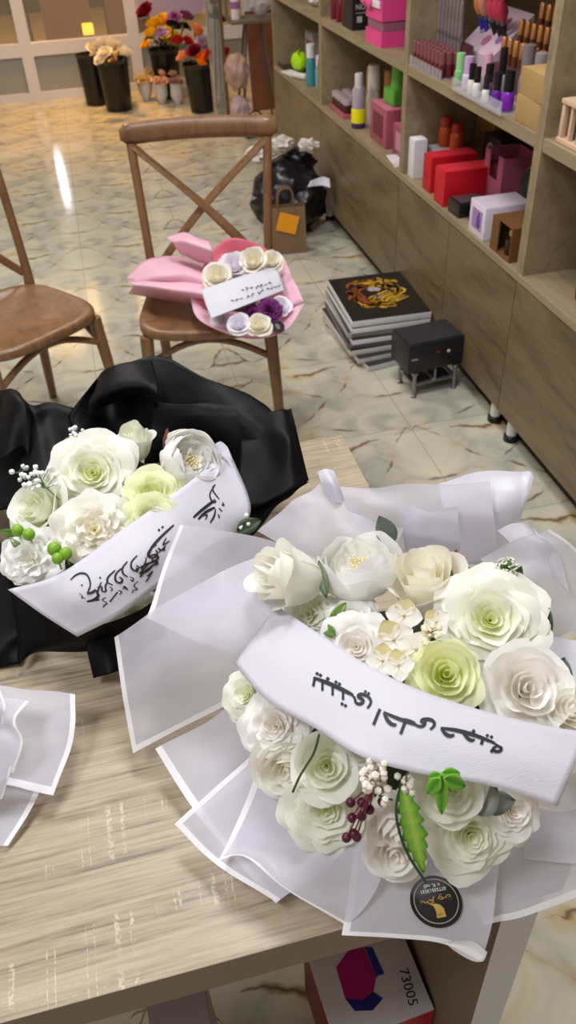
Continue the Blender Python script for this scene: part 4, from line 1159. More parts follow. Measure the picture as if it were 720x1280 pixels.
# --- red box cabinet: counter
carton('cosmetics_carton', 'tall white carton against the upright, left of the red boxes', 1.165, 2.905, CT, .05, .055, .135, (222, 222, 226))
sil = carton('cosmetics_carton', 'silver grey carton with orange jars on top, behind the red boxes', 1.265, 2.865, CT, .12, .13, .10, (150, 150, 152), flap=(172, 172, 174))
for k, (x, y, lab) in enumerate(((1.265, 2.895, 'taller orange jar on the silver grey carton'), (1.285, 2.838, 'shorter orange jar on the silver grey carton, right of the taller one'))):
    bottle('orange_jar', lab, x, y, CT + .1002, .025, .10 - .012 * k, (168, 66, 22), (150, 48, 18), .85, .3, cat='jar')
carton('red_gift_box', 'glossy red gift box standing next to the silver carton', 1.225, 2.745, CT, .17, .075, .12, (196, 16, 34), flap=(206, 40, 58))
carton('red_gift_box', 'glossy red gift box nearer the camera, beside the black palettes', 1.225, 2.605, CT, .19, .085, .115, (204, 18, 36), flap=(212, 48, 64))
for k in range(2):
    t = thing('makeup_palette', ('black makeup palette lying beside the red gift box', 'black makeup palette with clear lid, between palette and white box')[k], 'palette', (1.19 + .03 * k, 2.49 - .10 * k, CT), .05)
    MB().box(-.055, .055, -.042, .042, 0, .045 - .012 * k, bev=.003).build('case', plain((28, 26, 28), .25), t)
    MB().box(-.045, .045, -.034, .034, .045 - .012 * k, .048 - .012 * k, bev=.001).build('lid_window', plain((70, 66, 70), .12), t)
t = carton('perfume_carton', 'white and lilac perfume carton on the counter edge', 1.205, 2.295, CT, .15, .11, .10, (226, 216, 228), flap=(206, 194, 208), panel=(170, 130, 190))
MB().lathe([(.010, 0), (.012, .002), (.012, .028), (.005, .032), (.006, .034), (.006, .044), (0, .045)], 12, (-.0765, -.012, .03), sx=.25).build('bottle_print', plain((96, 64, 140), .3), t)
t = thing('open_gift_box', 'brown cardboard gift box with open front on the counter edge', 'box', (1.18, 2.125, CT), 0)
mbb = MB()
mbb.box(-.05, .05, -.065, -.061, 0, .10); mbb.box(-.05, .05, .061, .065, 0, .10); mbb.box(-.05, .05, -.061, .061, 0, .004); mbb.box(.046, .05, -.061, .061, .004, .10); mbb.box(-.05, .05, -.061, .061, .097, .10)
mbb.box(-.05, -.046, .02, .061, .004, .097)
mbb.build('box_shell', plain((112, 74, 40), .6), t, smooth=False)
bt = MB().lathe([(.016, .004), (.018, .008), (.018, .045), (.008, .052), (.008, .06)], 14, (-.02, -.01, 0)).build('perfume_bottle', plain((52, 40, 26), .15), t)
MB().lathe([(.010, .06), (.010, .078), (.0, .08)], 12, (-.02, -.01, 0)).build('gold_cap', simple('gold_cap', (200, 170, 96), .25, metal=.8), bt)
t = thing('display_caddy', 'mauve pink display caddy with a notch cut in its front', 'caddy', (1.34, 2.52, CT), -.05)
mbb = MB()
mbb.box(-.06, -.055, -.075, .075, 0, .09); mbb.box(-.06, -.055, -.075, -.035, .09, .17); mbb.box(-.06, -.055, .035, .075, .09, .17)
mbb.box(.055, .06, -.075, .075, 0, .17); mbb.box(-.055, .055, -.075, -.07, 0, .17); mbb.box(-.055, .055, .07, .075, 0, .17); mbb.box(-.055, .055, -.07, .07, 0, .005)
mbb.build('caddy_shell', plain((176, 96, 122), .4), t, smooth=False)
MB().box(-.045, .045, -.06, .06, .005, .13, bev=.003).build('dark_insert', plain((84, 34, 50), .5), t)
carton('tall_kraft_box', 'tall kraft box at the back behind the red gift boxes', 1.44, 2.86, CT, .08, .15, .24, (150, 118, 66))
t = carton('black_lens_box', 'black box with a pale ring print behind the red gift boxes', 1.40, 2.70, CT, .09, .13, .17, (30, 28, 30), panel=(40, 38, 40))
MB().lathe([(.030, 0), (.030, .003), (.022, .003), (.022, 0)], 24, (-.0475, .0, .12), axis=(-1, 0, 0), cap=False).build('ring_print', plain((176, 170, 166), .4), t)
carton('wine_carton', 'wine coloured carton at the back, right of the black box', 1.44, 2.44, CT, .07, .14, .20, (96, 34, 48))
t = thing('round_mirror', 'black round table mirror with a grey rim by the upright', 'mirror', (1.33, 2.31, CT), 0)
MB().lathe([(.0, -.006), (.062, -.006), (.066, 0), (.062, .006), (0, .006)], 28, (0, 0, .115), axis=(-1, -.3, .1)).build('mirror_disc', plain((26, 24, 28), .2), t)
MB().lathe([(.066, -.008), (.072, 0), (.066, .008)], 28, (0, 0, .115), axis=(-1, -.3, .1), cap=False).build('rim', plain((150, 148, 156), .3), t)
MB().lathe([(.045, 0), (.045, .006), (.008, .012), (.006, .05)], 18).build('foot', plain((40, 38, 42), .3), t)

# --- red box cabinet: middle shelf
tray = thing('lip_gloss_tray', 'clear tray that holds the rows of dark red lip gloss', 'tray', (1.165, 2.80, MS), 0)
MB().box(-.036, .036, -.14, .14, 0, .004).build('tray_base', M_GLASS, tray, smooth=False)
MB().box(-.036, -.033, -.14, .14, .004, .03).build('tray_lip', M_GLASS, tray, smooth=False)
g0 = None
for i in range(8):
    for j in range(3):
        x, y = 1.141 + j * .024, 2.685 + i * .033
        if g0 is None:
            g0 = thing('lip_gloss', 'dark red lip gloss tube standing in the clear tray', 'lip gloss', (x, y, MS + .0042), 0, 'lip gloss tubes in the clear tray')
            MB().lathe([(.0105, 0), (.011, .002), (.011, .034), (.008, .037)], 12).build('tube', plain((104, 34, 42), .2), g0)
            MB().lathe([(.010, .037), (.010, .070), (.008, .072)], 12).build('cap', plain((132, 76, 80), .3), g0)
        else: dup(g0, (x, y, MS + .0042))
rack = thing('pencil_rack', 'wine coloured rack behind the lip gloss that holds grey lip pencils', 'rack', (1.245, 2.83, MS), 0)
MB().box(-.015, .018, -.108, .108, 0, .08, bev=.003).build('rack_body', plain((92, 54, 62), .4), rack)
g0 = None
for i in range(7):
    loc = (1.222, 2.745 + i * .029, MS)
    if g0 is None:
        g0 = thing('lip_pencil', 'grey lip pencil with a silver tip in the row of seven', 'pencil', loc, 0, 'lip pencils in the wine rack')
        MB().lathe([(.0075, 0), (.0075, .145)], 10).build('barrel', plain((128, 112, 112), .35), g0)
        MB().lathe([(.008, .09), (.008, .105)], 10).build('silver_band', M_CHROME, g0)
        MB().lathe([(.0075, .145), (.0075, .2), (.004, .205)], 10).build('cap', plain((120, 104, 104), .35), g0)
    else: dup(g0, loc)
t = thing('brush_display', 'white and pink wedge shaped display stand for makeup brushes', 'display stand', (1.345, 2.735, MS), 0)
mbb = MB(); mbb.add([(-.07, -.12, 0), (-.07, .12, 0), (.06, .12, 0), (.06, -.12, 0), (-.07, -.12, .06), (-.07, .12, .06), (.06, .12, .17), (.06, -.12, .17)], [(3, 2, 1, 0), (0, 1, 5, 4), (1, 2, 6, 5), (2, 3, 7, 6), (3, 0, 4, 7), (4, 5, 6, 7)])
mbb.build('stand_body', plain((222, 196, 212), .4), t, smooth=False)
for k, (dy, dx, rgb) in enumerate(((-.07, -.02, (150, 110, 170)), (.0, -.035, (196, 120, 150)), (.07, -.01, (168, 130, 184)), (-.02, .02, (206, 140, 170)))):
    MB().lathe([(.020, 0), (.020, .0012), (0, .0012)], 18, (dx, dy, .06 + (dx + .07) * .11 / .13 + .0002), axis=(-.64, 0, .76)).build('dot_print', plain(rgb, .4), t)
for k, (dy, h, rgb, hd) in enumerate(((.085, .0, (236, 150, 90), (70, 70, 190)), (.05, .01, (232, 160, 130), (60, 60, 180)), (-.01, .0, (226, 76, 110), (40, 36, 44)), (-.05, .012, (220, 70, 104), (40, 36, 44)), (-.085, .0, (206, 60, 92), (40, 36, 44)))):
    b = thing('makeup_brush', ('makeup brush with orange bristles, leftmost in the wedge display', 'makeup brush with peach bristles in the wedge display', 'makeup brush with bright pink bristles in the middle of the display', 'makeup brush with rose bristles, right of the bright pink one', 'makeup brush with deep pink bristles, rightmost in the wedge display')[k], 'brush', (1.335, 2.735 + dy, MS + .094), 0, 'brushes in the wedge display')
    d = Vector((-.25, 0, 1))
    MB().lathe([(.006, .012), (.008, .03), (.011, .05)], 10, axis=d).build('handle', plain(hd, .3), b)
    MB().lathe([(.011, .05), (.0115, .062)], 10, axis=d).build('ferrule', M_CHROME, b)
    MB().lathe([(.0115, .062), (.018, .085), (.016, .105), (.008, .118), (0, .12)], 12, axis=d).build('bristles', plain(rgb, .8), b)
t = thing('acrylic_tray', 'clear acrylic tray of nail polish at the shelf edge', 'tray', (1.168, 2.37, MS), 0)
MB().box(-.05, .05, -.17, .17, 0, .004).build('tray_base', M_GLASS, t, smooth=False)
MB().box(-.05, -.047, -.17, .17, .004, .035).build('tray_lip', M_GLASS, t, smooth=False)
for (nm, lab, x, y, h, r, body, cap) in (
        ('nail_polish', 'light green nail polish bottle at the left end of the acrylic tray', 1.17, 2.56, .085, .017, (120, 190, 120), (150, 214, 140)),
        ('nail_polish', 'lavender bottle beside the light green one', 1.165, 2.487, .088, .018, (206, 196, 216), (204, 168, 214)),
        ('nail_polish', 'cream nail polish with black cap beside the lavender bottle', 1.15, 2.425, .08, .013, (232, 226, 210), (22, 20, 24)),
        ('nail_polish', 'pink capped bottle behind the cream nail polish', 1.195, 2.42, .105, .014, (210, 196, 200), (230, 170, 190)),
        ('nail_polish', 'white nail polish with black cap next to the cream one', 1.15, 2.388, .078, .012, (238, 236, 236), (22, 20, 24)),
        ('nail_polish', 'violet grey nail polish with black cap in the tray', 1.17, 2.355, .09, .014, (110, 90, 130), (22, 20, 24)),
        ('nail_polish', 'clear polish bottle with tall black cap at the back of the tray', 1.205, 2.345, .13, .013, (170, 164, 168), (22, 20, 24)),
        ('nail_polish', 'small white polish bottle near the purple ones', 1.145, 2.315, .07, .011, (240, 240, 240), (40, 38, 42)),
        ('nail_polish', 'deep purple nail polish with slim black cap', 1.155, 2.265, .085, .014, (104, 40, 150), (30, 26, 34)),
        ('nail_polish', 'bright purple nail polish with wide black cap at the right end', 1.16, 2.205, .10, .018, (128, 40, 178), (18, 16, 20))):
    bottle(nm, lab, x - .007, y + .03, MS + .0042, r, h, body, cap, .8, .5, group='nail polish in the acrylic tray')
for (lab, x, y, h, rgb) in (('grey foundation bottle behind the purple nail polish', 1.235, 2.30, .15, (146, 132, 134)), ('pale silver foundation bottle next to the kraft boxes', 1.24, 2.235, .14, (168, 160, 160)), ('dark green capped vial beside the kraft boxes', 1.205, 2.19, .09, (70, 84, 78))):
    bottle('foundation_bottle', lab, x, y, MS, .02, h, rgb, tuple(int(c * .9) for c in rgb), .9, .45)
tier = thing('lipstick_stand', 'three step wine coloured stand for the copper lipsticks', 'stand', (1.32, 2.42, MS), 0)
mbb = MB()
for k in range(3): mbb.box(-.06 + k * .04, -.02 + k * .04, -.15, .15, 0, .06 + .045 * k, bev=.002)
mbb.build('stand_body', plain((88, 56, 62), .5), tier)
g0 = None
for k in range(3):
    for i in range((7, 6, 4)[k]):
        loc = (1.28 + k * .04, 2.545 - i * .04 - (0, .02, .06)[k], MS + .06 + .045 * k)
        if g0 is None:
            g0 = thing('lipstick', 'copper cased lipstick on the stepped stand', 'lipstick', loc, 0, 'copper lipsticks on the stepped stand')
            MB().lathe([(.010, 0), (.010, .03)], 12).build('base', plain((104, 60, 34), .3), g0)
            MB().lathe([(.0095, .03), (.0095, .068), (.008, .07)], 12).build('cap', simple('copper_case', (206, 146, 92), .28, metal=.6), g0)
        else: dup(g0, loc)
for k, (lab, z, s) in enumerate((('lower of two kraft boxes stacked at the right upright', MS, 1), ('upper of two kraft boxes stacked at the right upright', MS + .0652, .98))):
    carton('kraft_box', lab, 1.20, 2.082, z, .125 * s, .145 * s, .065, (176, 144, 92), rz=-.05 * k)
carton('picture_carton', 'tall white carton with an olive picture, behind the kraft boxes', 1.34, 2.13, MS, .07, .09, .27, (214, 210, 204), panel=(150, 140, 96))

# --- basket cabinet: counter
t = thing('jar_tray', 'clear red-edged tray of small dark jars at the far end of the counter', 'tray', (1.20, 3.90, CT), 0)
MB().box(-.05, .05, -.12, .12, 0, .018, bev=.002).build('tray_base', plain((176, 92, 100), .35), t)
g0 = None
for i in range(5):
    for j in range(2):
        loc = (1.175 + j * .05, 3.81 + i * .045, CT + .0182)
        if g0 is None:
            g0 = thing('cream_jar', 'small dark red jar with pale lid in the red tray', 'jar', loc, 0, 'jars in the red tray')
            MB().lathe([(.018, 0), (.02, .003), (.02, .035)], 12).build('pot', plain((72, 24, 34), .25), g0)
            MB().lathe([(.021, .035), (.021, .055), (.019, .058)], 12).build('lid', plain((170, 150, 156), .3), g0)
        else: dup(g0, loc)
t = thing('spray_bottle', 'clear bottle with purple foot and bright yellow band at the counter edge', 'bottle', (1.17, 3.63, CT), 0)
MB().lathe([(.030, 0), (.031, .003), (.031, .022)], 20).build('foot', plain((66, 40, 96), .4), t)
MB().lathe([(.0315, .022), (.0315, .075), (.030, .078)], 20).build('yellow_band', plain((232, 222, 20), .4), t)
MB().lathe([(.029, .078), (.029, .15), (.02, .165)], 20).build('clear_body', plain((172, 158, 166), .15), t)
MB().lathe([(.018, .165), (.018, .21), (.015, .214)], 16).build('cap', plain((206, 198, 200), .3), t)
bottle('tan_bottle', 'tan capped bottle behind the yellow-banded bottle', 1.28, 3.76, CT, .035, .21, (186, 150, 96), (196, 150, 84), .9, .5)
bottle('white_bottle', 'white bottle behind the yellow-banded bottle', 1.25, 3.665, CT, .03, .235, (220, 216, 216), (230, 228, 226), .9, .4)
bottle('tan_bottle', 'second tan bottle, right of the white bottle', 1.30, 3.60, CT, .03, .22, (176, 134, 84), (190, 142, 80), .9, .5)
carton('grey_carton', 'dark grey carton at the back of the basket cabinet counter', 1.42, 3.40, CT, .1, .3, .24, (92, 84, 86))
carton('pink_carton', 'dusty pink carton under the green brush holder', 1.235, 3.37, CT, .13, .20, .145, (168, 84, 104), flap=(206, 120, 140), panel=(112, 40, 60))
carton('pink_carton', 'maroon and pink carton beside the upright', 1.25, 3.13, CT, .13, .20, .11, (150, 74, 96), flap=(190, 104, 124), panel=(196, 130, 160))
t = thing('green_brush_holder', 'bright green brush holder on the dusty pink carton', 'holder', (1.25, 3.36, CT + .1452), .1)
MB().box(-.045, .045, -.05, .05, 0, .06, bev=.01).build('base', plain((96, 176, 62), .4), t)
MB().lathe([(.034, .06), (.03, .09), (.028, .16), (.024, .165)], 16).build('cup', plain((110, 190, 76), .35), t)
t = thing('paper_card', 'white paper card lying on the counter edge by the upright', 'card', (1.185, 3.10, CT), -.12)
MB().box(-.05, .05, -.075, .085, 0, .0025, bev=.0005).build('sheet', plain((226, 218, 220), .5), t)
MB().box(-.05, .05, -.075, -.02, .0026, .0036).build('fold', plain((212, 200, 204), .5), t, smooth=False)

# --- basket cabinet: middle shelf
g0 = None
for i in range(5):
    loc = (1.165 + .012 * (i % 2), 3.98 - i * .042, MS)
    if g0 is None:
        g0 = thing('wine_nail_polish', 'wine red bottle with yellow top at the far end of the middle shelf', 'bottle', loc, 0, 'wine red bottles with yellow tops')
        MB().lathe([(.017, 0), (.018, .003), (.018, .085), (.01, .095)], 12).build('bottle_body', plain((108, 22, 34), .2), g0)
        MB().lathe([(.012, .095), (.012, .125), (.01, .128)], 12).build('cap', plain((222, 190, 40), .35), g0)
    else: dup(g0, loc)
t = carton('black_cosmetics_box', 'black upright box with pale lettering beside the pink basket', 1.195, 3.72, MS, .10, .13, .21, (24, 24, 27), flap=(34, 34, 38))
Rf = Matrix(((1, 0, 0, 0), (0, 0, -1, -.0655), (0, 1, 0, .082), (0, 0, 0, 1)))
text_mesh('NOTE', .027, plain((206, 204, 204), .5), 'lettering', t, Rf)
MB().box(-.03, -.008, -.0662, -.0652, .028, .05).build('label_print', plain((176, 174, 174), .5), t, smooth=False)
MB().box(-.036, .036, -.0662, -.0652, .06, .063).build('label_line', plain((150, 148, 148), .5), t, smooth=False)
t = carton('black_cosmetics_box', 'second black box half hidden behind the pink basket', 1.35, 3.60, MS, .10, .14, .19, (20, 20, 22))
t = thing('pink_basket', 'pink plastic basket with a bow and a white tag', 'basket', (1.205, 3.34, MS), .04)
mbb = MB()
for (a, b, c, d) in ((-.075, -.070, -.085, .085), (.070, .075, -.085, .085), (-.07, .07, -.085, -.08), (-.07, .07, .08, .085)):
    for (z0, z1) in ((0, .05), (.085, .15)): mbb.box(a, b, c, d, z0, z1)
mbb.box(-.07, .07, -.08, .08, 0, .004)
mbb.build('basket_bands', plain((228, 72, 142), .35), t, smooth=False)
MB().box(-.069, .069, -.079, .079, .0045, .13, bev=.002).build('clear_middle', plain((150, 92, 116), .3), t)
mbb = MB(); mbb.ball((-.085, .03, .14), .03, sc=(.4, 1, .8)); mbb.ball((-.085, .085, .145), .03, sc=(.4, 1, .8)); mbb.ball((-.09, .057, .142), .012)
mbb.build('bow', plain((236, 90, 156), .4), t)
MB().box(-.082, -.0765, -.07, .02, .125, .15, bev=.002).build('tag', plain((226, 220, 224), .5), t)
for k in range(3):
    carton('wine_box', ('wine red box standing at the back, next to the upright', 'wine red box standing behind the pink basket', 'short wine red box standing left behind the pink basket')[k], 1.34 - .0 * k, 3.04 + k * .115, MS, .09, .09, .25 - .03 * k, (120, 24, 40))
bottle('amber_vial', 'small amber vial between pink basket and upright', 1.16, 3.03, MS, .014, .09, (206, 150, 60), (226, 176, 90), .8, .35)

# --- far cabinet
t = thing('neon_pouch', 'neon green pouch on the counter of the far cabinet', 'pouch', (1.22, 4.86, CT), 0)
MB().ball((0, 0, .05), .05, sc=(.9, 1.5, .98), lump=.12, sub=3).build('pouch_body', plain((176, 236, 20), .4), t)
MB().tube([(-.02, -.05, .095), (0, 0, .103), (.02, .05, .095)], .005, 8).build('zip', plain((150, 206, 16), .4), t)
carton('grey_white_box', 'grey and white box with red print, standing behind the neon pouch', 1.31, 4.86, CT, .07, .16, .185, (172, 166, 168), flap=(206, 204, 206), panel=(150, 70, 84))
bottle('teal_bottle', 'teal bottle with white cap near the middle of the far cabinet', 1.19, 4.50, CT, .027, .19, (70, 140, 150), (226, 228, 230), .85, .3)
bottle('blue_bottle', 'pale blue bottle right of the teal one', 1.215, 4.42, CT, .025, .15, (120, 160, 180), (214, 206, 220), .85, .3)
bottle('olive_bottle', 'tall olive bottle at the right upright of the far cabinet', 1.165, 4.165, CT, .03, .29, (138, 126, 30), (128, 118, 36), .8, .3)
t = thing('squeeze_tube', 'white squeeze tube lying in front of the neon pouch', 'tube', (1.17, 4.66, CT + .0162), .5)
MB().lathe([(.016, 0), (.016, .08), (.006, .12)], 14, (0, -.05, 0), axis=(0, 1, 0)).build('tube_body', plain((226, 220, 222), .3), t)
MB().lathe([(.011, -.03), (.011, 0)], 12, (0, -.05, 0), axis=(0, 1, 0)).build('cap', plain((190, 184, 190), .3), t)
t = thing('dark_tray', 'shallow dark tray at the far end of the counter', 'tray', (1.19, 4.98, CT), 0)
mbb = MB(); mbb.box(-.05, .05, -.07, .07, 0, .006, bev=.002); mbb.box(-.05, -.045, -.07, .07, .006, .022); mbb.box(.045, .05, -.07, .07, .006, .022)
mbb.build('tray_body', plain((56, 44, 46), .4), t, smooth=False)
t = thing('leaflet', 'pale leaflets lying on the counter edge of the far cabinet', 'leaflet', (1.165, 4.80, CT), .2)
MB().box(-.035, .035, -.08, .08, 0, .003).build('sheet', plain((222, 206, 214), .5), t, smooth=False)
MB().box(-.03, .033, -.05, .09, .0031, .006).build('fold', plain((232, 224, 228), .5), t, smooth=False)
t = thing('crumpled_tissue', 'crumpled white tissue on the upper shelf of the far cabinet', 'tissue', (1.19, 4.38, MS + .004), 0)
MB().ball((0, 0, .034), .045, sc=(.8, 1.2, .62), lump=.5, freq=2.6, sub=3).build('tissue_body', plain((226, 224, 226), .7), t)

# --- near cabinet
t = thing('toy_lantern', 'pale wooden toy lantern cage with a handle on the near cabinet shelf', 'lantern', (1.20, 1.86, MS), 0)
mbb = MB()
for sx in (-1, 1):
    for sy in (-1, 1): mbb.box(sx * .05 - .007, sx * .05 + .007, sy * .06 - .007, sy * .06 + .007, .012, .088, bev=.002)
mbb.box(-.06, .06, -.07, .07, 0, .012, bev=.003); mbb.box(-.06, .06, -.07, .07, .088, .10, bev=.003)
for y in (-.02, .02): mbb.box(-.056, -.046, y - .005, y + .005, .012, .088)
mbb.build('cage', plain((214, 182, 150), .5), t)
MB().box(-.038, .038, -.045, .045, .0125, .0875).build('dark_core', plain((70, 60, 56), .4), t, smooth=False)
MB().tube([(0, -.05 * math.cos(a), .10 + .05 * math.sin(a)) for a in [PI * k / 12 for k in range(13)]], .005, 8).build('handle', plain((206, 182, 160), .4), t)
t = thing('wrapped_plush', 'red plush in clear wrap on the near cabinet counter', 'plush toy', (1.22, 1.655, CT), 0)
MB().ball((0, 0, .122), .07, sc=(.9, 1.05, 1.48), lump=.14, sub=3).build('plush_body', plain((150, 18, 44), .35, coat=.6), t)
MB().ball((-.05, .02, .14), .022, lump=.2).build('bow', plain((196, 60, 84), .3), t)
MB().ball((-.03, .075, .046), .034, lump=.3, sub=3).build('plush_foot', plain((140, 22, 44), .35), t)
t = thing('pink_plush', 'pink plush foot sticking out on the near cabinet counter edge', 'plush toy', (1.155, 1.60, CT), 0)
MB().ball((0, 0, .056), .045, sc=(.8, .9, 1.2), lump=.06, sub=3).build('plush_body', plain((232, 170, 182), .7), t)
MB().ball((-.02, .005, .03), .03, sc=(1, 1, .9), lump=.05, sub=2).build('paw', plain((240, 186, 196), .7), t)

# ------------------------------------------------------------------ on the floor by the cabinets
CX, CY, ROT = .968, 2.735, -.04
lab = ['black canvas print with a gold and orange swirl painting, top of the stack', 'white-edged canvas directly under the painted one', 'grey-edged canvas, third from the top of the stack', 'white-edged canvas, fourth from the top of the stack', 'dark-edged canvas in the middle of the stack, below two white ones',
       'off-white canvas sticking out to the left, low in the stack', 'canvas turned a little to the left, second from the floor', 'bottom canvas of the stack, lying askew on the floor']
col = [(226, 224, 222), (228, 226, 226), (176, 176, 180), (224, 222, 224), (120, 118, 122), (214, 208, 200), (200, 198, 196), (204, 202, 200)]
zz = 0.0
hs = [.022, .02, .022, .02, .02, .021, .021, .026]
for k in range(7, -1, -1):
    h = hs[7 - k]
    dx = (0, -.004, -.012, -.008, -.016, -.022, -.012, .0)[k]; dy = (0, -.004, .004, -.012, -.004, -.01, -.03, -.05)[k]; dr = (0, .01, -.02, .02, -.01, .05, .12, .2)[k]
    t = thing('canvas_print', lab[k], 'canvas', (CX + dx, CY + dy, zz), ROT + dr, 'stack of canvas prints on the floor')
    MB().box(-.15, .15, -.19, .19, .0003, h - .0012, bev=.002).build('stretched_canvas', plain(col[k], .7), t)
    MB().box(-.149, .149, -.189, .189, h - .0012, h - .0002).build('painted_face', plain((26, 22, 20) if k == 0 else (60, 56, 56), .45), t, smooth=False)
    if k == 0:
        top = t; toph = h
    zz += h
rnd = random.Random(4)
def swirl(x, y): return Vector((x, y, 0))
S = lambda s, t_: top.matrix_world @ Vector((s, t_, toph))
bpy.context.view_layer.update()
gold, orange, pale = [], [], []
for k in range(44):
    a0 = rnd.uniform(-.6, 4.4); r = rnd.uniform(.062, .122); n = 6; ln = rnd.uniform(.5, 1.5)
    pts = [((r + .012 * math.sin(a0 * 3 + i)) * 1.02 * math.cos(a0 + ln * i / n), .02 + (r + .012 * math.sin(a0 * 2 + i)) * 1.05 * math.sin(a0 + ln * i / n)) for i in range(n + 1)]
    (gold if (a0 < 1.2 or a0 > 3.4) else orange).append([rnd.uniform(.003, .008), *pts])
for k in range(7): gold.append([rnd.uniform(.003, .006), *[(.02 + .03 * i - .01 * k, -.09 + .016 * i + .012 * k) for i in range(4)]])
pale += [[.018, (-.02, .045), (.0, .056), (.022, .04)], [.016, (-.012, .0), (.0, -.012), (.012, -.004)]]
ident = (1, 0, 0, 0, 1, 0)
for nm, L, rgb in (('orange_strokes', orange, (150, 78, 28)), ('gold_strokes', gold, (206, 158, 44)), ('pale_strokes', pale, (178, 160, 156))):
    o = strokes_on(S, L, ident, nm, plain(rgb, .5), None, lift=.0003)
    o.parent = top; o.matrix_parent_inverse = top.matrix_world.inverted()
    if nm == 'orange_strokes': pass
# black box on its little metal bench
t = thing('metal_bench', 'small chrome wire bench on the floor beside the canvases', 'stand', (1.018, 2.325, 0), math.radians(6))
for sx in (-1, 1):
    for sy in (-1, 1):
        o = MB().lathe([(.011, 0), (.011, .008), (.007, .01), (.007, .085), (.012, .088), (.012, .096), (.0, .10)], 12, (sx * .078, sy * .055, 0)).build('leg', M_CHROME, t)
mbb = MB()
for sy in (-1, 1): mbb.tube([(-.078, sy * .055, .05), (.078, sy * .055, .05)], .006, 8)
for sx in (-1, 1): mbb.tube([(sx * .078, -.055, .05), (sx * .078, .055, .05)], .006, 8)
mbb.tube([(0, -.055, .05), (0, .055, .05)], .005, 8); mbb.tube([(0, -.055, .05), (0, -.055, .096)], .005, 8)
mbb.build('wire_frame', M_CHROME, t)
MB().box(-.07, .07, -.045, .045, .042, .05, bev=.002).build('tray', plain((52, 52, 56), .35), t)
t = thing('black_device', 'black box shaped device with a red light on the metal bench', 'device', (1.012, 2.33, .1002), math.radians(6))
MB().box(-.105, .105, -.07, .07, 0, .105, bev=.008).build('housing', plain((30, 31, 36), .35), t)
MB().box(-.098, .098, -.063, .063, .105, .108, bev=.001).build('top_plate', plain((44, 45, 50), .35), t)
MB().lathe([(.004, 0), (.004, .002), (0, .003)], 10, (.005, -.07, .065), axis=(0, -1, 0)).build('red_light', plain((176, 30, 40), .3), t)
MB().lathe([(.006, 0), (.006, .002), (0, .003)], 10, (.045, -.07, .06), axis=(0, -1, 0)).build('round_button', plain((206, 206, 210), .3), t)
MB().box(-.095, -.07, -.0712, -.07, .05, .056).build('label_print', plain((150, 150, 156), .4), t, smooth=False)
t = thing('paper_carrier_bag', 'brown paper carrier bag with an orange note, on the floor by the chair', 'bag', (.842, 3.70, 0), math.radians(-6))
mbb = MB(); hw, hd, hh = .088, .045, .215
mbb.add([(-hw, -hd, .0005), (hw, -hd, .0005), (hw, hd, .0005), (-hw, hd, .0005), (-hw, -hd * .55, hh), (hw, -hd * .55, hh), (hw, hd * .55, hh), (-hw, hd * .55, hh), (-hw * .93, 0, hh * .55), (hw * .93, 0, hh * .55)],
        [(3, 2, 1, 0), (0, 1, 5, 4), (2, 3, 7, 6), (1, 2, 9), (1, 9, 5), (2, 6, 9), (9, 6, 5), (3, 0, 8), (0, 4, 8), (3, 8, 7), (8, 4, 7)])
mbb.build('paper_body', plain((132, 104, 76), .7), t, smooth=False, solid=.001)
for sy in (-1, 1):
    P = [Vector((-.038, sy * .024, hh - .02)), Vector((-.036, sy * .02, hh + .045)), Vector((-.02, sy * .016, hh + .078)), Vector((.02, sy * .016, hh + .078)), Vector((.036, sy * .02, hh + .045)), Vector((.038, sy * .024, hh - .02))]
    MB().tube([catmull(P, i / 20) for i in range(21)], .0045, 8).build('handle', plain((120, 90, 64), .7), t)
mbb = MB().box(-.045, .05, -.0012, 0, 0, .085); Mn = Matrix.Translation((-.012, -hd * .86 - .002, .105)) @ Matrix.Rotation(-.09, 4, 'X') @ Matrix.Rotation(.3, 4, 'Y'); mbb.v = [Mn @ v for v in mbb.v]
mbb.build('sticky_note', plain((240, 160, 24), .6), t, smooth=False)
t = thing('rubbish_bag', 'bulging black plastic rubbish bag beside the cabinet', 'bag', (.92, 3.98, 0), 0)
bm_ = MB().ball((0, 0, .165), .185, sc=(.95, .95, .92), lump=.22, freq=2.8, sub=4, seed=3)
for v in bm_.v:
    v += Vector((noise.noise(v * 22), noise.noise(v * 22 + Vector((5, 0, 0))), noise.noise(v * 20 + Vector((0, 9, 0))))) * .014
    if v.z < .002: v.z = .002
bm_.build('plastic_body', plain((20, 20, 25), .3), t)
mbb = MB().ball((.08, .06, .31), .075, sc=(1.0, .9, .9), lump=.5, freq=3, sub=3, seed=8); mbb.build('knot', plain((24, 24, 28), .3), t)
for k, (x, y, z, r, lab) in enumerate(((-.115, .02, .295, .058, 'crumpled white paper on the left of the rubbish bag'), (.0, .02, .335, .052, 'crumpled white paper on top of the rubbish bag'), (.115, -.02, .325, .045, 'small crumpled white tissue at the top right of the rubbish bag'))):
    c = thing('crumpled_paper', lab, 'paper', (.925 + x - .02, 3.98 + y - .03, z + .05), k)
    mbb = MB().ball((0, 0, .03), r, sc=(1.15, .9, .62), lump=.5, freq=2.0, sub=4, seed=k * 3)
    for v in mbb.v: v += Vector((noise.noise(v * 26), noise.noise(v * 26 + Vector((5, 0, 0))), noise.noise(v * 26 + Vector((0, 9, 0))))) * .014
    mbb.build('paper_body', plain((214, 206, 200), .7), c)
t = thing('paper_sheet', 'flat white paper stuck on the right side of the rubbish bag', 'paper', (1.0, 3.85, .26), .2)
o = sheet(None, 'sheet', [[(388, 226, .275), (403, 221, .28), (412, 223, .275)], [(384, 234, .25), (402, 232, .25), (413, 235, .245)]], (plain((206, 204, 214), .6),) * 2, nu=8, nv=6, solid=.0008)
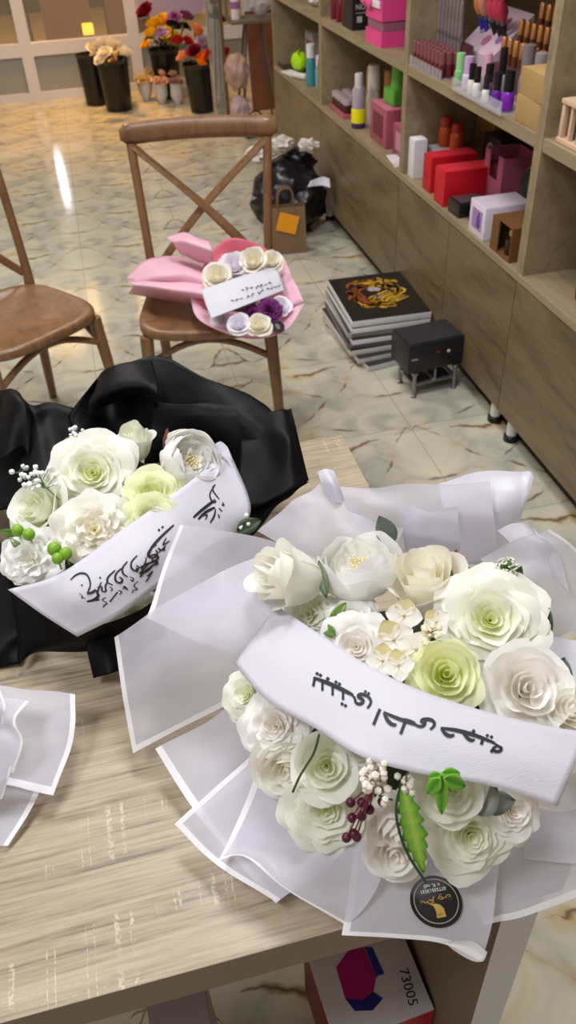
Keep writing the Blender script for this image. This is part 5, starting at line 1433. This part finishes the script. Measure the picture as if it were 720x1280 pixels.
bpy.context.view_layer.update(); o.parent = t; o.matrix_parent_inverse = t.matrix_world.inverted()

# ------------------------------------------------------------------ under the table
t = thing('numbered_carton', 'white and red product carton printed 73005 under the table', 'box', (.178, .452, 0), math.radians(4))
MB().box(-.076, .076, -.075, .075, 0, .199, bev=.002).build('carton_body', plain((176, 20, 50), .4), t)
MB().box(-.0755, .0755, -.0745, .0745, .199, .2, bev=.0004).build('top_face', plain((214, 208, 214), .4), t)
mp_ = lambda L: [(x * 1.25 - .004, y * 1.25 - .045) for x, y in L]
mbb = MB(); mbb.poly(mp_([(-.03, .02), (-.028, .055), (-.008, .068), (.012, .066), (.014, .03), (.004, .016), (-.012, .012)]), .2002, .2006); mbb.build('machine_print', plain((176, 26, 112), .4), t, smooth=False)
mbb = MB(); mbb.poly(mp_([(-.024, .004), (-.03, .02), (-.012, .012), (.004, .016), (.012, .006), (-.004, -.002)]), .2002, .2007); mbb.build('machine_print', plain((40, 44, 130), .4), t, smooth=False)
mbb = MB(); mbb.poly(mp_([(.014, .03), (.013, .066), (.022, .062), (.024, .03)]), .2002, .2007); mbb.build('machine_print', plain((44, 50, 140), .4), t, smooth=False)
text_mesh('73005', .021, plain((30, 28, 32), .5), 'lettering', t, Matrix.Translation((.052, -.035, .2003)) @ Matrix.Rotation(-PI / 2 - .12, 4, 'Z'))
MB().box(-.0765, -.0755, -.07, .07, .02, .18).build('side_print', plain((120, 14, 36), .4), t, smooth=False)
carton('grey_carton', 'pale grey carton standing on the floor under the front of the table', -.098, .44, 0, .085, .13, .25, (172, 164, 172))

# ------------------------------------------------------------------ by the storefront
M_BUCKET = simple('dark_bucket_plastic', (22, 24, 24), .25, alpha=.86)


def bucket(label, x, y, rt, rb, h, name='flower_bucket'):
    t = thing(name, label, 'bucket', (x, y, 0), 0)
    MB().lathe([(rb * .98, .0), (rb, .006), (rt, h), (rt * .97, h), (rb * .96, .012), (0, .012)], 28).build('bucket_body', M_BUCKET, t)
    MB().lathe([(rt * .99, h - .02), (rt * 1.04, h - .012), (rt * 1.04, h), (rt * .985, h + .002)], 28, cap=False).build('rim', plain((30, 32, 32), .3), t)
    return t


protos = {}
placed = []
def far_flower(kind, rgb, px, py, y, r, label, name, cat, group, foot):
    """a long-stemmed flower standing in a bucket: head and stem"""
    for dy in (0, -.06, .06, -.12, .12, -.18, .18, -.24, .24, -.29):
        p = at_y(px, py, y + dy)
        if all((p - q).length > (r + s) * 1.22 for q, s in placed): break
    placed.append((p, r))
    key = (kind, rgb)
    t = thing(name, label, cat, tuple(p), random.uniform(0, 6), group)
    if key not in protos:
        lo = tuple(int(c * .82) for c in rgb)
        fm = flower_mesh(kind, 1.0, (lo, rgb), hash(key) % 1000 if False else sum(rgb), hi=False)
        o = fm.build('flower_head', M_PETAL, t, auto=False); protos[key] = o.data
    else:
        o = bpy.data.objects.new('flower_head', protos[key]); COL.objects.link(o); o.parent = t
    o.scale = (r, r, r)
    o.rotation_euler = (-.55, random.uniform(-.25, .25), 0)
    o.location = (0, 0, -.3 * r)
    f = Vector((foot[0] + (p.x - foot[0]) * .4, foot[1] + (p.y - foot[1]) * .4, .22)) - p
    rz = Matrix.Rotation(-t.rotation_euler.z, 3, 'Z')
    f = rz @ f
    MB().tube([(0, 0, -.25 * r), f.normalized() * .04, f.normalized() * (.30 if py < 25 else .09)], .004, 5).build('stem', plain((52, 78, 40), .6), t)
    return t


yA, yB = 7.12, 6.86
bucket('black flower bucket partly behind the one with white roses, near the post', .135, yA, .105, .088, .35)
bucket('dark translucent bucket holding white roses in front of the storefront', .285, yB, .118, .098, .345)
WR = (244, 238, 224)
for k, (px, py) in enumerate(((116, 60), (126, 56), (137, 55), (148, 58), (121, 68), (133, 66), (145, 66), (155, 66), (128, 74))):
    far_flower('rose', WR, px, py, yB if px > 122 else 7.05, .055, 'white rose in the dark bucket of white roses', 'white_rose', 'flower', 'white roses in the dark bucket', (.285 + random.uniform(-.05, .05), yB + random.uniform(-.05, .05), .03))
for k, (px, py) in enumerate(((143, 77), (153, 83))):
    far_flower('rose', (226, 186, 130), px, py, yB - .05, .045, ('peach rose low on the left of the white roses', 'peach rose low on the right of the white roses')[k], 'peach_rose', 'flower', None, (.28, yB, .03))
bucket('tall black bucket of yellow and purple flowers beside the storefront', .70, 7.1, .115, .095, .34)
mix = [((124, 20, 44), 184, 15, .07, 'wine red rose standing highest, at the left'), ((244, 196, 20), 193, 30, .055, None), ((244, 196, 20), 203, 26, .06, None), ((244, 196, 20), 190, 42, .055, None), ((232, 204, 30), 212, 42, .06, None), ((232, 204, 30), 205, 50, .055, None), ((244, 196, 20), 184, 56, .045, None), ((226, 210, 40), 218, 45, .05, None),
       ((176, 140, 196), 201, 38, .05, 'lilac flower among the yellow ones'), ((190, 150, 200), 186, 48, .045, 'lilac flower at the left edge of the bucket'), ((150, 90, 160), 218, 20, .06, 'purple flower right of the yellow ones'), ((156, 92, 166), 232, 18, .06, 'purple flower at the top, below the poster'), ((30, 18, 30), 216, 30, .06, 'near black flower behind the yellow ones'), ((30, 18, 30), 230, 32, .06, 'near black flower on the right'),
       ((186, 20, 36), 222, 52, .05, None), ((186, 20, 36), 233, 52, .05, None), ((150, 24, 60), 202, 77, .05, 'crimson flower low on the front of the tall bucket')]
for k, (rgb, px, py, r, lab) in enumerate(mix):
    g = None
    if lab is None:
        lab, g = (('bright yellow rose in the tall black bucket', 'yellow roses in the tall bucket') if rgb[0] > 200 else ('red rose in the tall black bucket', 'red roses in the tall bucket'))
    else: lab += ' of the tall black bucket' if 'bucket' not in lab else ''
    far_flower('carnation' if rgb[0] < 40 or rgb[2] > 150 else 'rose', rgb, px, py, 7.05 if py > 25 else 7.12, r, lab, 'rose', 'flower', g, (.70 + random.uniform(-.05, .05), 7.1, .03))
bucket('dark bucket of orange and wine roses, nearest to the mirror', .885, 6.55, .115, .09, .32)
mix = [((240, 176, 140), 231, 71, .055, 'pale peach rose at the left'), ((120, 16, 40), 244, 64, .055, 'wine red rose'), ((186, 166, 200), 256, 55, .065, 'lavender rose at the top'), ((240, 128, 30), 252, 72, .045, None), ((240, 128, 30), 260, 70, .045, None), ((240, 128, 30), 258, 77, .04, None), ((240, 128, 30), 250, 79, .04, None), ((190, 30, 40), 265, 66, .045, 'scarlet rose on the right'), ((178, 24, 40), 284, 66, .045, 'crimson rose beyond the mirror'),
       ((240, 164, 110), 243, 36, .05, 'apricot rose standing tall'), ((240, 164, 110), 251, 42, .05, 'apricot rose a little lower'), ((244, 190, 40), 271, 44, .045, 'golden rose by the mirror'), ((120, 60, 110), 272, 23, .05, 'plum flower highest by the mirror'), ((236, 206, 190), 262, 15, .05, 'blush rose at the very top')]
for k, (rgb, px, py, r, lab) in enumerate(mix):
    g = None
    if lab is None: lab, g = 'small orange rose in the bucket nearest to the mirror', 'orange roses in the bucket by the mirror'
    else: lab += ' of the bucket nearest to the mirror' if 'mirror' not in lab else ''
    far_flower('rose', rgb, px, py, 6.5 if py > 50 else 6.75, r, lab, 'rose', 'flower', g, (.885 + random.uniform(-.04, .04), 6.55, .03))
# leaves filling the buckets
for (x, y, h, n, lab) in ((.285, yB, .31, 26, 'dark green leaves around the white roses'), (.70, 7.1, .38, 46, 'dark leaves in the tall black bucket'), (.885, 6.55, .31, 30, 'dark leaves under the orange roses')):
    rnd = random.Random(int(x * 100)); mbb = MB()
    for i in range(n):
        a = rnd.uniform(0, 2 * PI); rr = rnd.uniform(.005, .035)
        leaf_into(mbb, (x + rr * math.cos(a), y + rr * math.sin(a), h + rnd.uniform(-.08, .02)), (math.cos(a), math.sin(a), rnd.uniform(-.2, .9)), (0, 0, 1), rnd.uniform(.045, .055), .03, (30, 44, 26), (56, 74, 40), n=4)
    o = mbb.build('foliage', M_LEAF, None, auto=False); tag(o, lab, 'leaves', kind='stuff')
for k, (px, py, w, rgb, lab) in enumerate(((181, 120, .062, (232, 212, 160), 'small wrapped bunch of cream flowers on the floor, leftmost'), (200, 123, .05, (236, 200, 176), 'small bunch of blush flowers on the floor in front of the tall bucket'), (219, 124, .045, (196, 160, 150), 'small bunch of dusty flowers on the floor between the buckets'))):
    b = at(px, py, 0)
    t = thing('flower_bunch', lab, 'bouquet', (b.x, b.y - .17, 0), k)
    MB().lathe([(.02, 0), (.05, .06), (w, .13), (w * 1.05, .15)], 14, cap=False).build('paper_wrap', plain((206, 204, 206), .6), t)
    for i in range(6):
        fm = flower_mesh('rose', .036, (tuple(int(c * .85) for c in rgb), rgb), i, hi=False)
        a = i * 1.05; q = Vector((w * .6 * math.cos(a), w * .6 * math.sin(a), .15 + (.04 if i == 0 else .0)))
        Ma = Matrix.Translation(q) @ frame((math.cos(a) * .5, math.sin(a) * .5 - .4, 1)).to_4x4(); fm.v = [Ma @ v for v in fm.v]
        fm.build('bloom', M_PETAL, t, auto=False)
# poster on the glass
t = thing('window_poster', 'plain lavender poster on the storefront glass above the flowers', 'poster', (.86, SY - .035, .52), 0)
MB().box(-.29, .29, -.004, 0, 0, .9).build('poster_sheet', plain((176, 164, 196), .6), t, smooth=False)
MB().box(-.30, .30, -.001, .003, -.01, .91).build('backing', plain((206, 200, 210), .5), t, smooth=False)
# mirror, stand and bags in the far corner
t = thing('standing_mirror', 'narrow upright mirror with a bronze edge next to the flower buckets', 'mirror', (.968, 6.2, 0), math.radians(24))
MB().box(-.045, .045, -.012, .006, .0, 1.7, bev=.002).build('mirror_glass', simple('mirror_glass', (205, 208, 206), .06, metal=.85), t)
MB().box(.045, .062, -.02, .02, 0, 1.72, bev=.003).build('edge', plain((120, 92, 64), .4), t)
MB().box(-.05, .062, .006, .02, 0, 1.72, bev=.003).build('backboard', plain((160, 150, 140), .5), t)
t = thing('wire_display_stand', 'metal display stand with slanted legs at the end of the cabinets', 'stand', (1.22, 6.1, 0), 0)
for (a, b) in (((-.13, -.1, 0), (-.05, -.02, .62)), ((.13, -.1, 0), (.05, -.02, .62)), ((-.13, .14, 0), (-.05, .05, .62)), ((.13, .14, 0), (.05, .05, .62))):
    MB().tube([a, b], .009, 8).build('leg', plain((96, 84, 72), .4), t)
MB().box(-.17, .17, -.12, .12, .62, .64, bev=.003).build('tray', plain((110, 96, 84), .4), t)
MB().tube([(-.16, .1, .64), (-.16, .1, 1.3)], .008, 8).build('post', plain((110, 98, 88), .4), t)
MB().tube([(.16, .1, .64), (.16, .1, 1.3)], .008, 8).build('post', plain((110, 98, 88), .4), t)
t = thing('paper_roll', 'white roll standing on the display stand', 'roll', (1.10, 6.08, .6402), 0)
MB().lathe([(.03, 0), (.03, .2), (.012, .2), (.012, .19)], 16).build('roll_body', plain((226, 214, 214), .6), t)
MB().lathe([(.031, .06), (.031, .10)], 16, cap=False).build('band', plain((150, 96, 150), .5), t)
t = thing('gift_pouch', 'pale grey and lilac pouch on the display stand', 'pouch', (1.27, 6.06, .6402), 0)
MB().ball((0, 0, .115), .1, sc=(.9, .7, .95), lump=.3, sub=3).build('pouch_body', plain((196, 188, 196), .5), t)
MB().tube([(-.06, 0, .15), (0, -.02, .2), (.06, 0, .15)], .012, 8).build('ribbon', plain((150, 140, 146), .5), t)
for k, (x, y, z, rgb, lab) in enumerate(((1.055, 5.93, .001, (184, 160, 164), 'pale pink wrapped soft toy on the floor by the mirror'), (1.055, 5.93, .25, (170, 138, 128), 'dusty pink wrapped soft toy on top of the pale one'))):
    t = thing('soft_toy', lab, 'toy', (x, y, z), k)
    MB().ball((0, 0, .108), .1, sc=(.66, .8, 1.05), lump=.3, freq=2.2, sub=4, seed=k + 2).build('toy_body', plain(rgb, .5, coat=.4), t)
t = thing('leaning_board', 'reddish brown board leaning in the corner behind the display stand', 'board', (1.36, 6.4, 0), 0)
mbb = MB().box(-.12, .12, -.01, .01, 0, .62, bev=.003); mbb.v = [Matrix.Rotation(-.12, 3, 'X') @ v for v in mbb.v]; mbb.build('board_face', plain((128, 80, 52), .5), t)
mbb = MB().box(-.125, .125, -.012, .012, .60, .63, bev=.003); mbb.v = [Matrix.Rotation(-.12, 3, 'X') @ v for v in mbb.v]; mbb.build('edge_strip', plain((104, 64, 44), .5), t)
t = thing('black_handbag', 'small black handbag on the floor at the end of the cabinets', 'bag', (1.12, 5.72, 0), .2)
MB().box(-.085, .085, -.045, .045, .001, .11, bev=.02).build('bag_body', plain((18, 18, 22), .35), t)
P = [Vector((-.05, 0, .10)), Vector((-.03, 0, .15)), Vector((.03, 0, .15)), Vector((.05, 0, .10))]
MB().tube([catmull(P, i / 10) for i in range(11)], .005, 8).build('handle', plain((22, 22, 26), .35), t)
MB().box(-.012, .012, -.0475, -.045, .06, .075).build('clasp', M_CHROME, t, smooth=False)

t = thing('street_light', 'bright white upright light tube outside, mirrored in the floor tiles', 'lamp', (-.365, 10.0, -.02), 0)
MB().box(-.03, .03, -.02, .02, 1.15, 1.62, bev=.004).build('light_tube', emitter('light_tube', (244, 248, 255), 22), t)
MB().box(-.012, .012, -.012, .012, 0, 1.15, bev=.002).build('pole', plain((60, 58, 56), .5), t)


# ------------------------------------------------------------------ light
def area(name, loc, size, power, rgb=(255, 250, 244), rot=(0, 0, 0), sy=None, spread=180):
    l = bpy.data.lights.new(name, 'AREA'); l.energy = power; l.color = lin(rgb); l.size = size
    l.spread = math.radians(spread)
    if sy: l.shape = 'RECTANGLE'; l.size_y = sy
    o = bpy.data.objects.new(name, l); COL.objects.link(o); o.location = loc; o.rotation_euler = rot
    return o


area('ceiling_lamp', (.35, 1.45, 2.86), .6, 34, (245, 247, 255))
area('ceiling_lamp', (-.9, .1, 2.86), .6, 26, (245, 247, 255))
area('ceiling_lamp', (-.5, 3.2, 2.86), .6, 30, (255, 251, 246))
area('ceiling_lamp', (-.3, 5.0, 2.86), .6, 22, (255, 250, 244))
area('entrance_lamp', (.1, 6.8, 2.86), .5, 14, (255, 186, 92), spread=70)
area('street_lamp', (0, 9.5, 2.9), 2.0, 60, (255, 200, 120))
w = bpy.data.worlds.new('world'); SC.world = w; w.use_nodes = True
w.node_tree.nodes['Background'].inputs[0].default_value = (.95, .96, 1, 1)
w.node_tree.nodes['Background'].inputs[1].default_value = .25
SC.view_settings.view_transform = 'Standard'
SC.view_settings.look = 'None'
SC.view_settings.gamma = 1.0
SC.view_settings.use_curve_mapping = False
SC.view_settings.exposure = 0.12
SC.cycles.max_bounces = 14
SC.cycles.diffuse_bounces = 10
SC.cycles.transmission_bounces = 12
SC.cycles.transparent_max_bounces = 16
SC.cycles.use_denoising = True
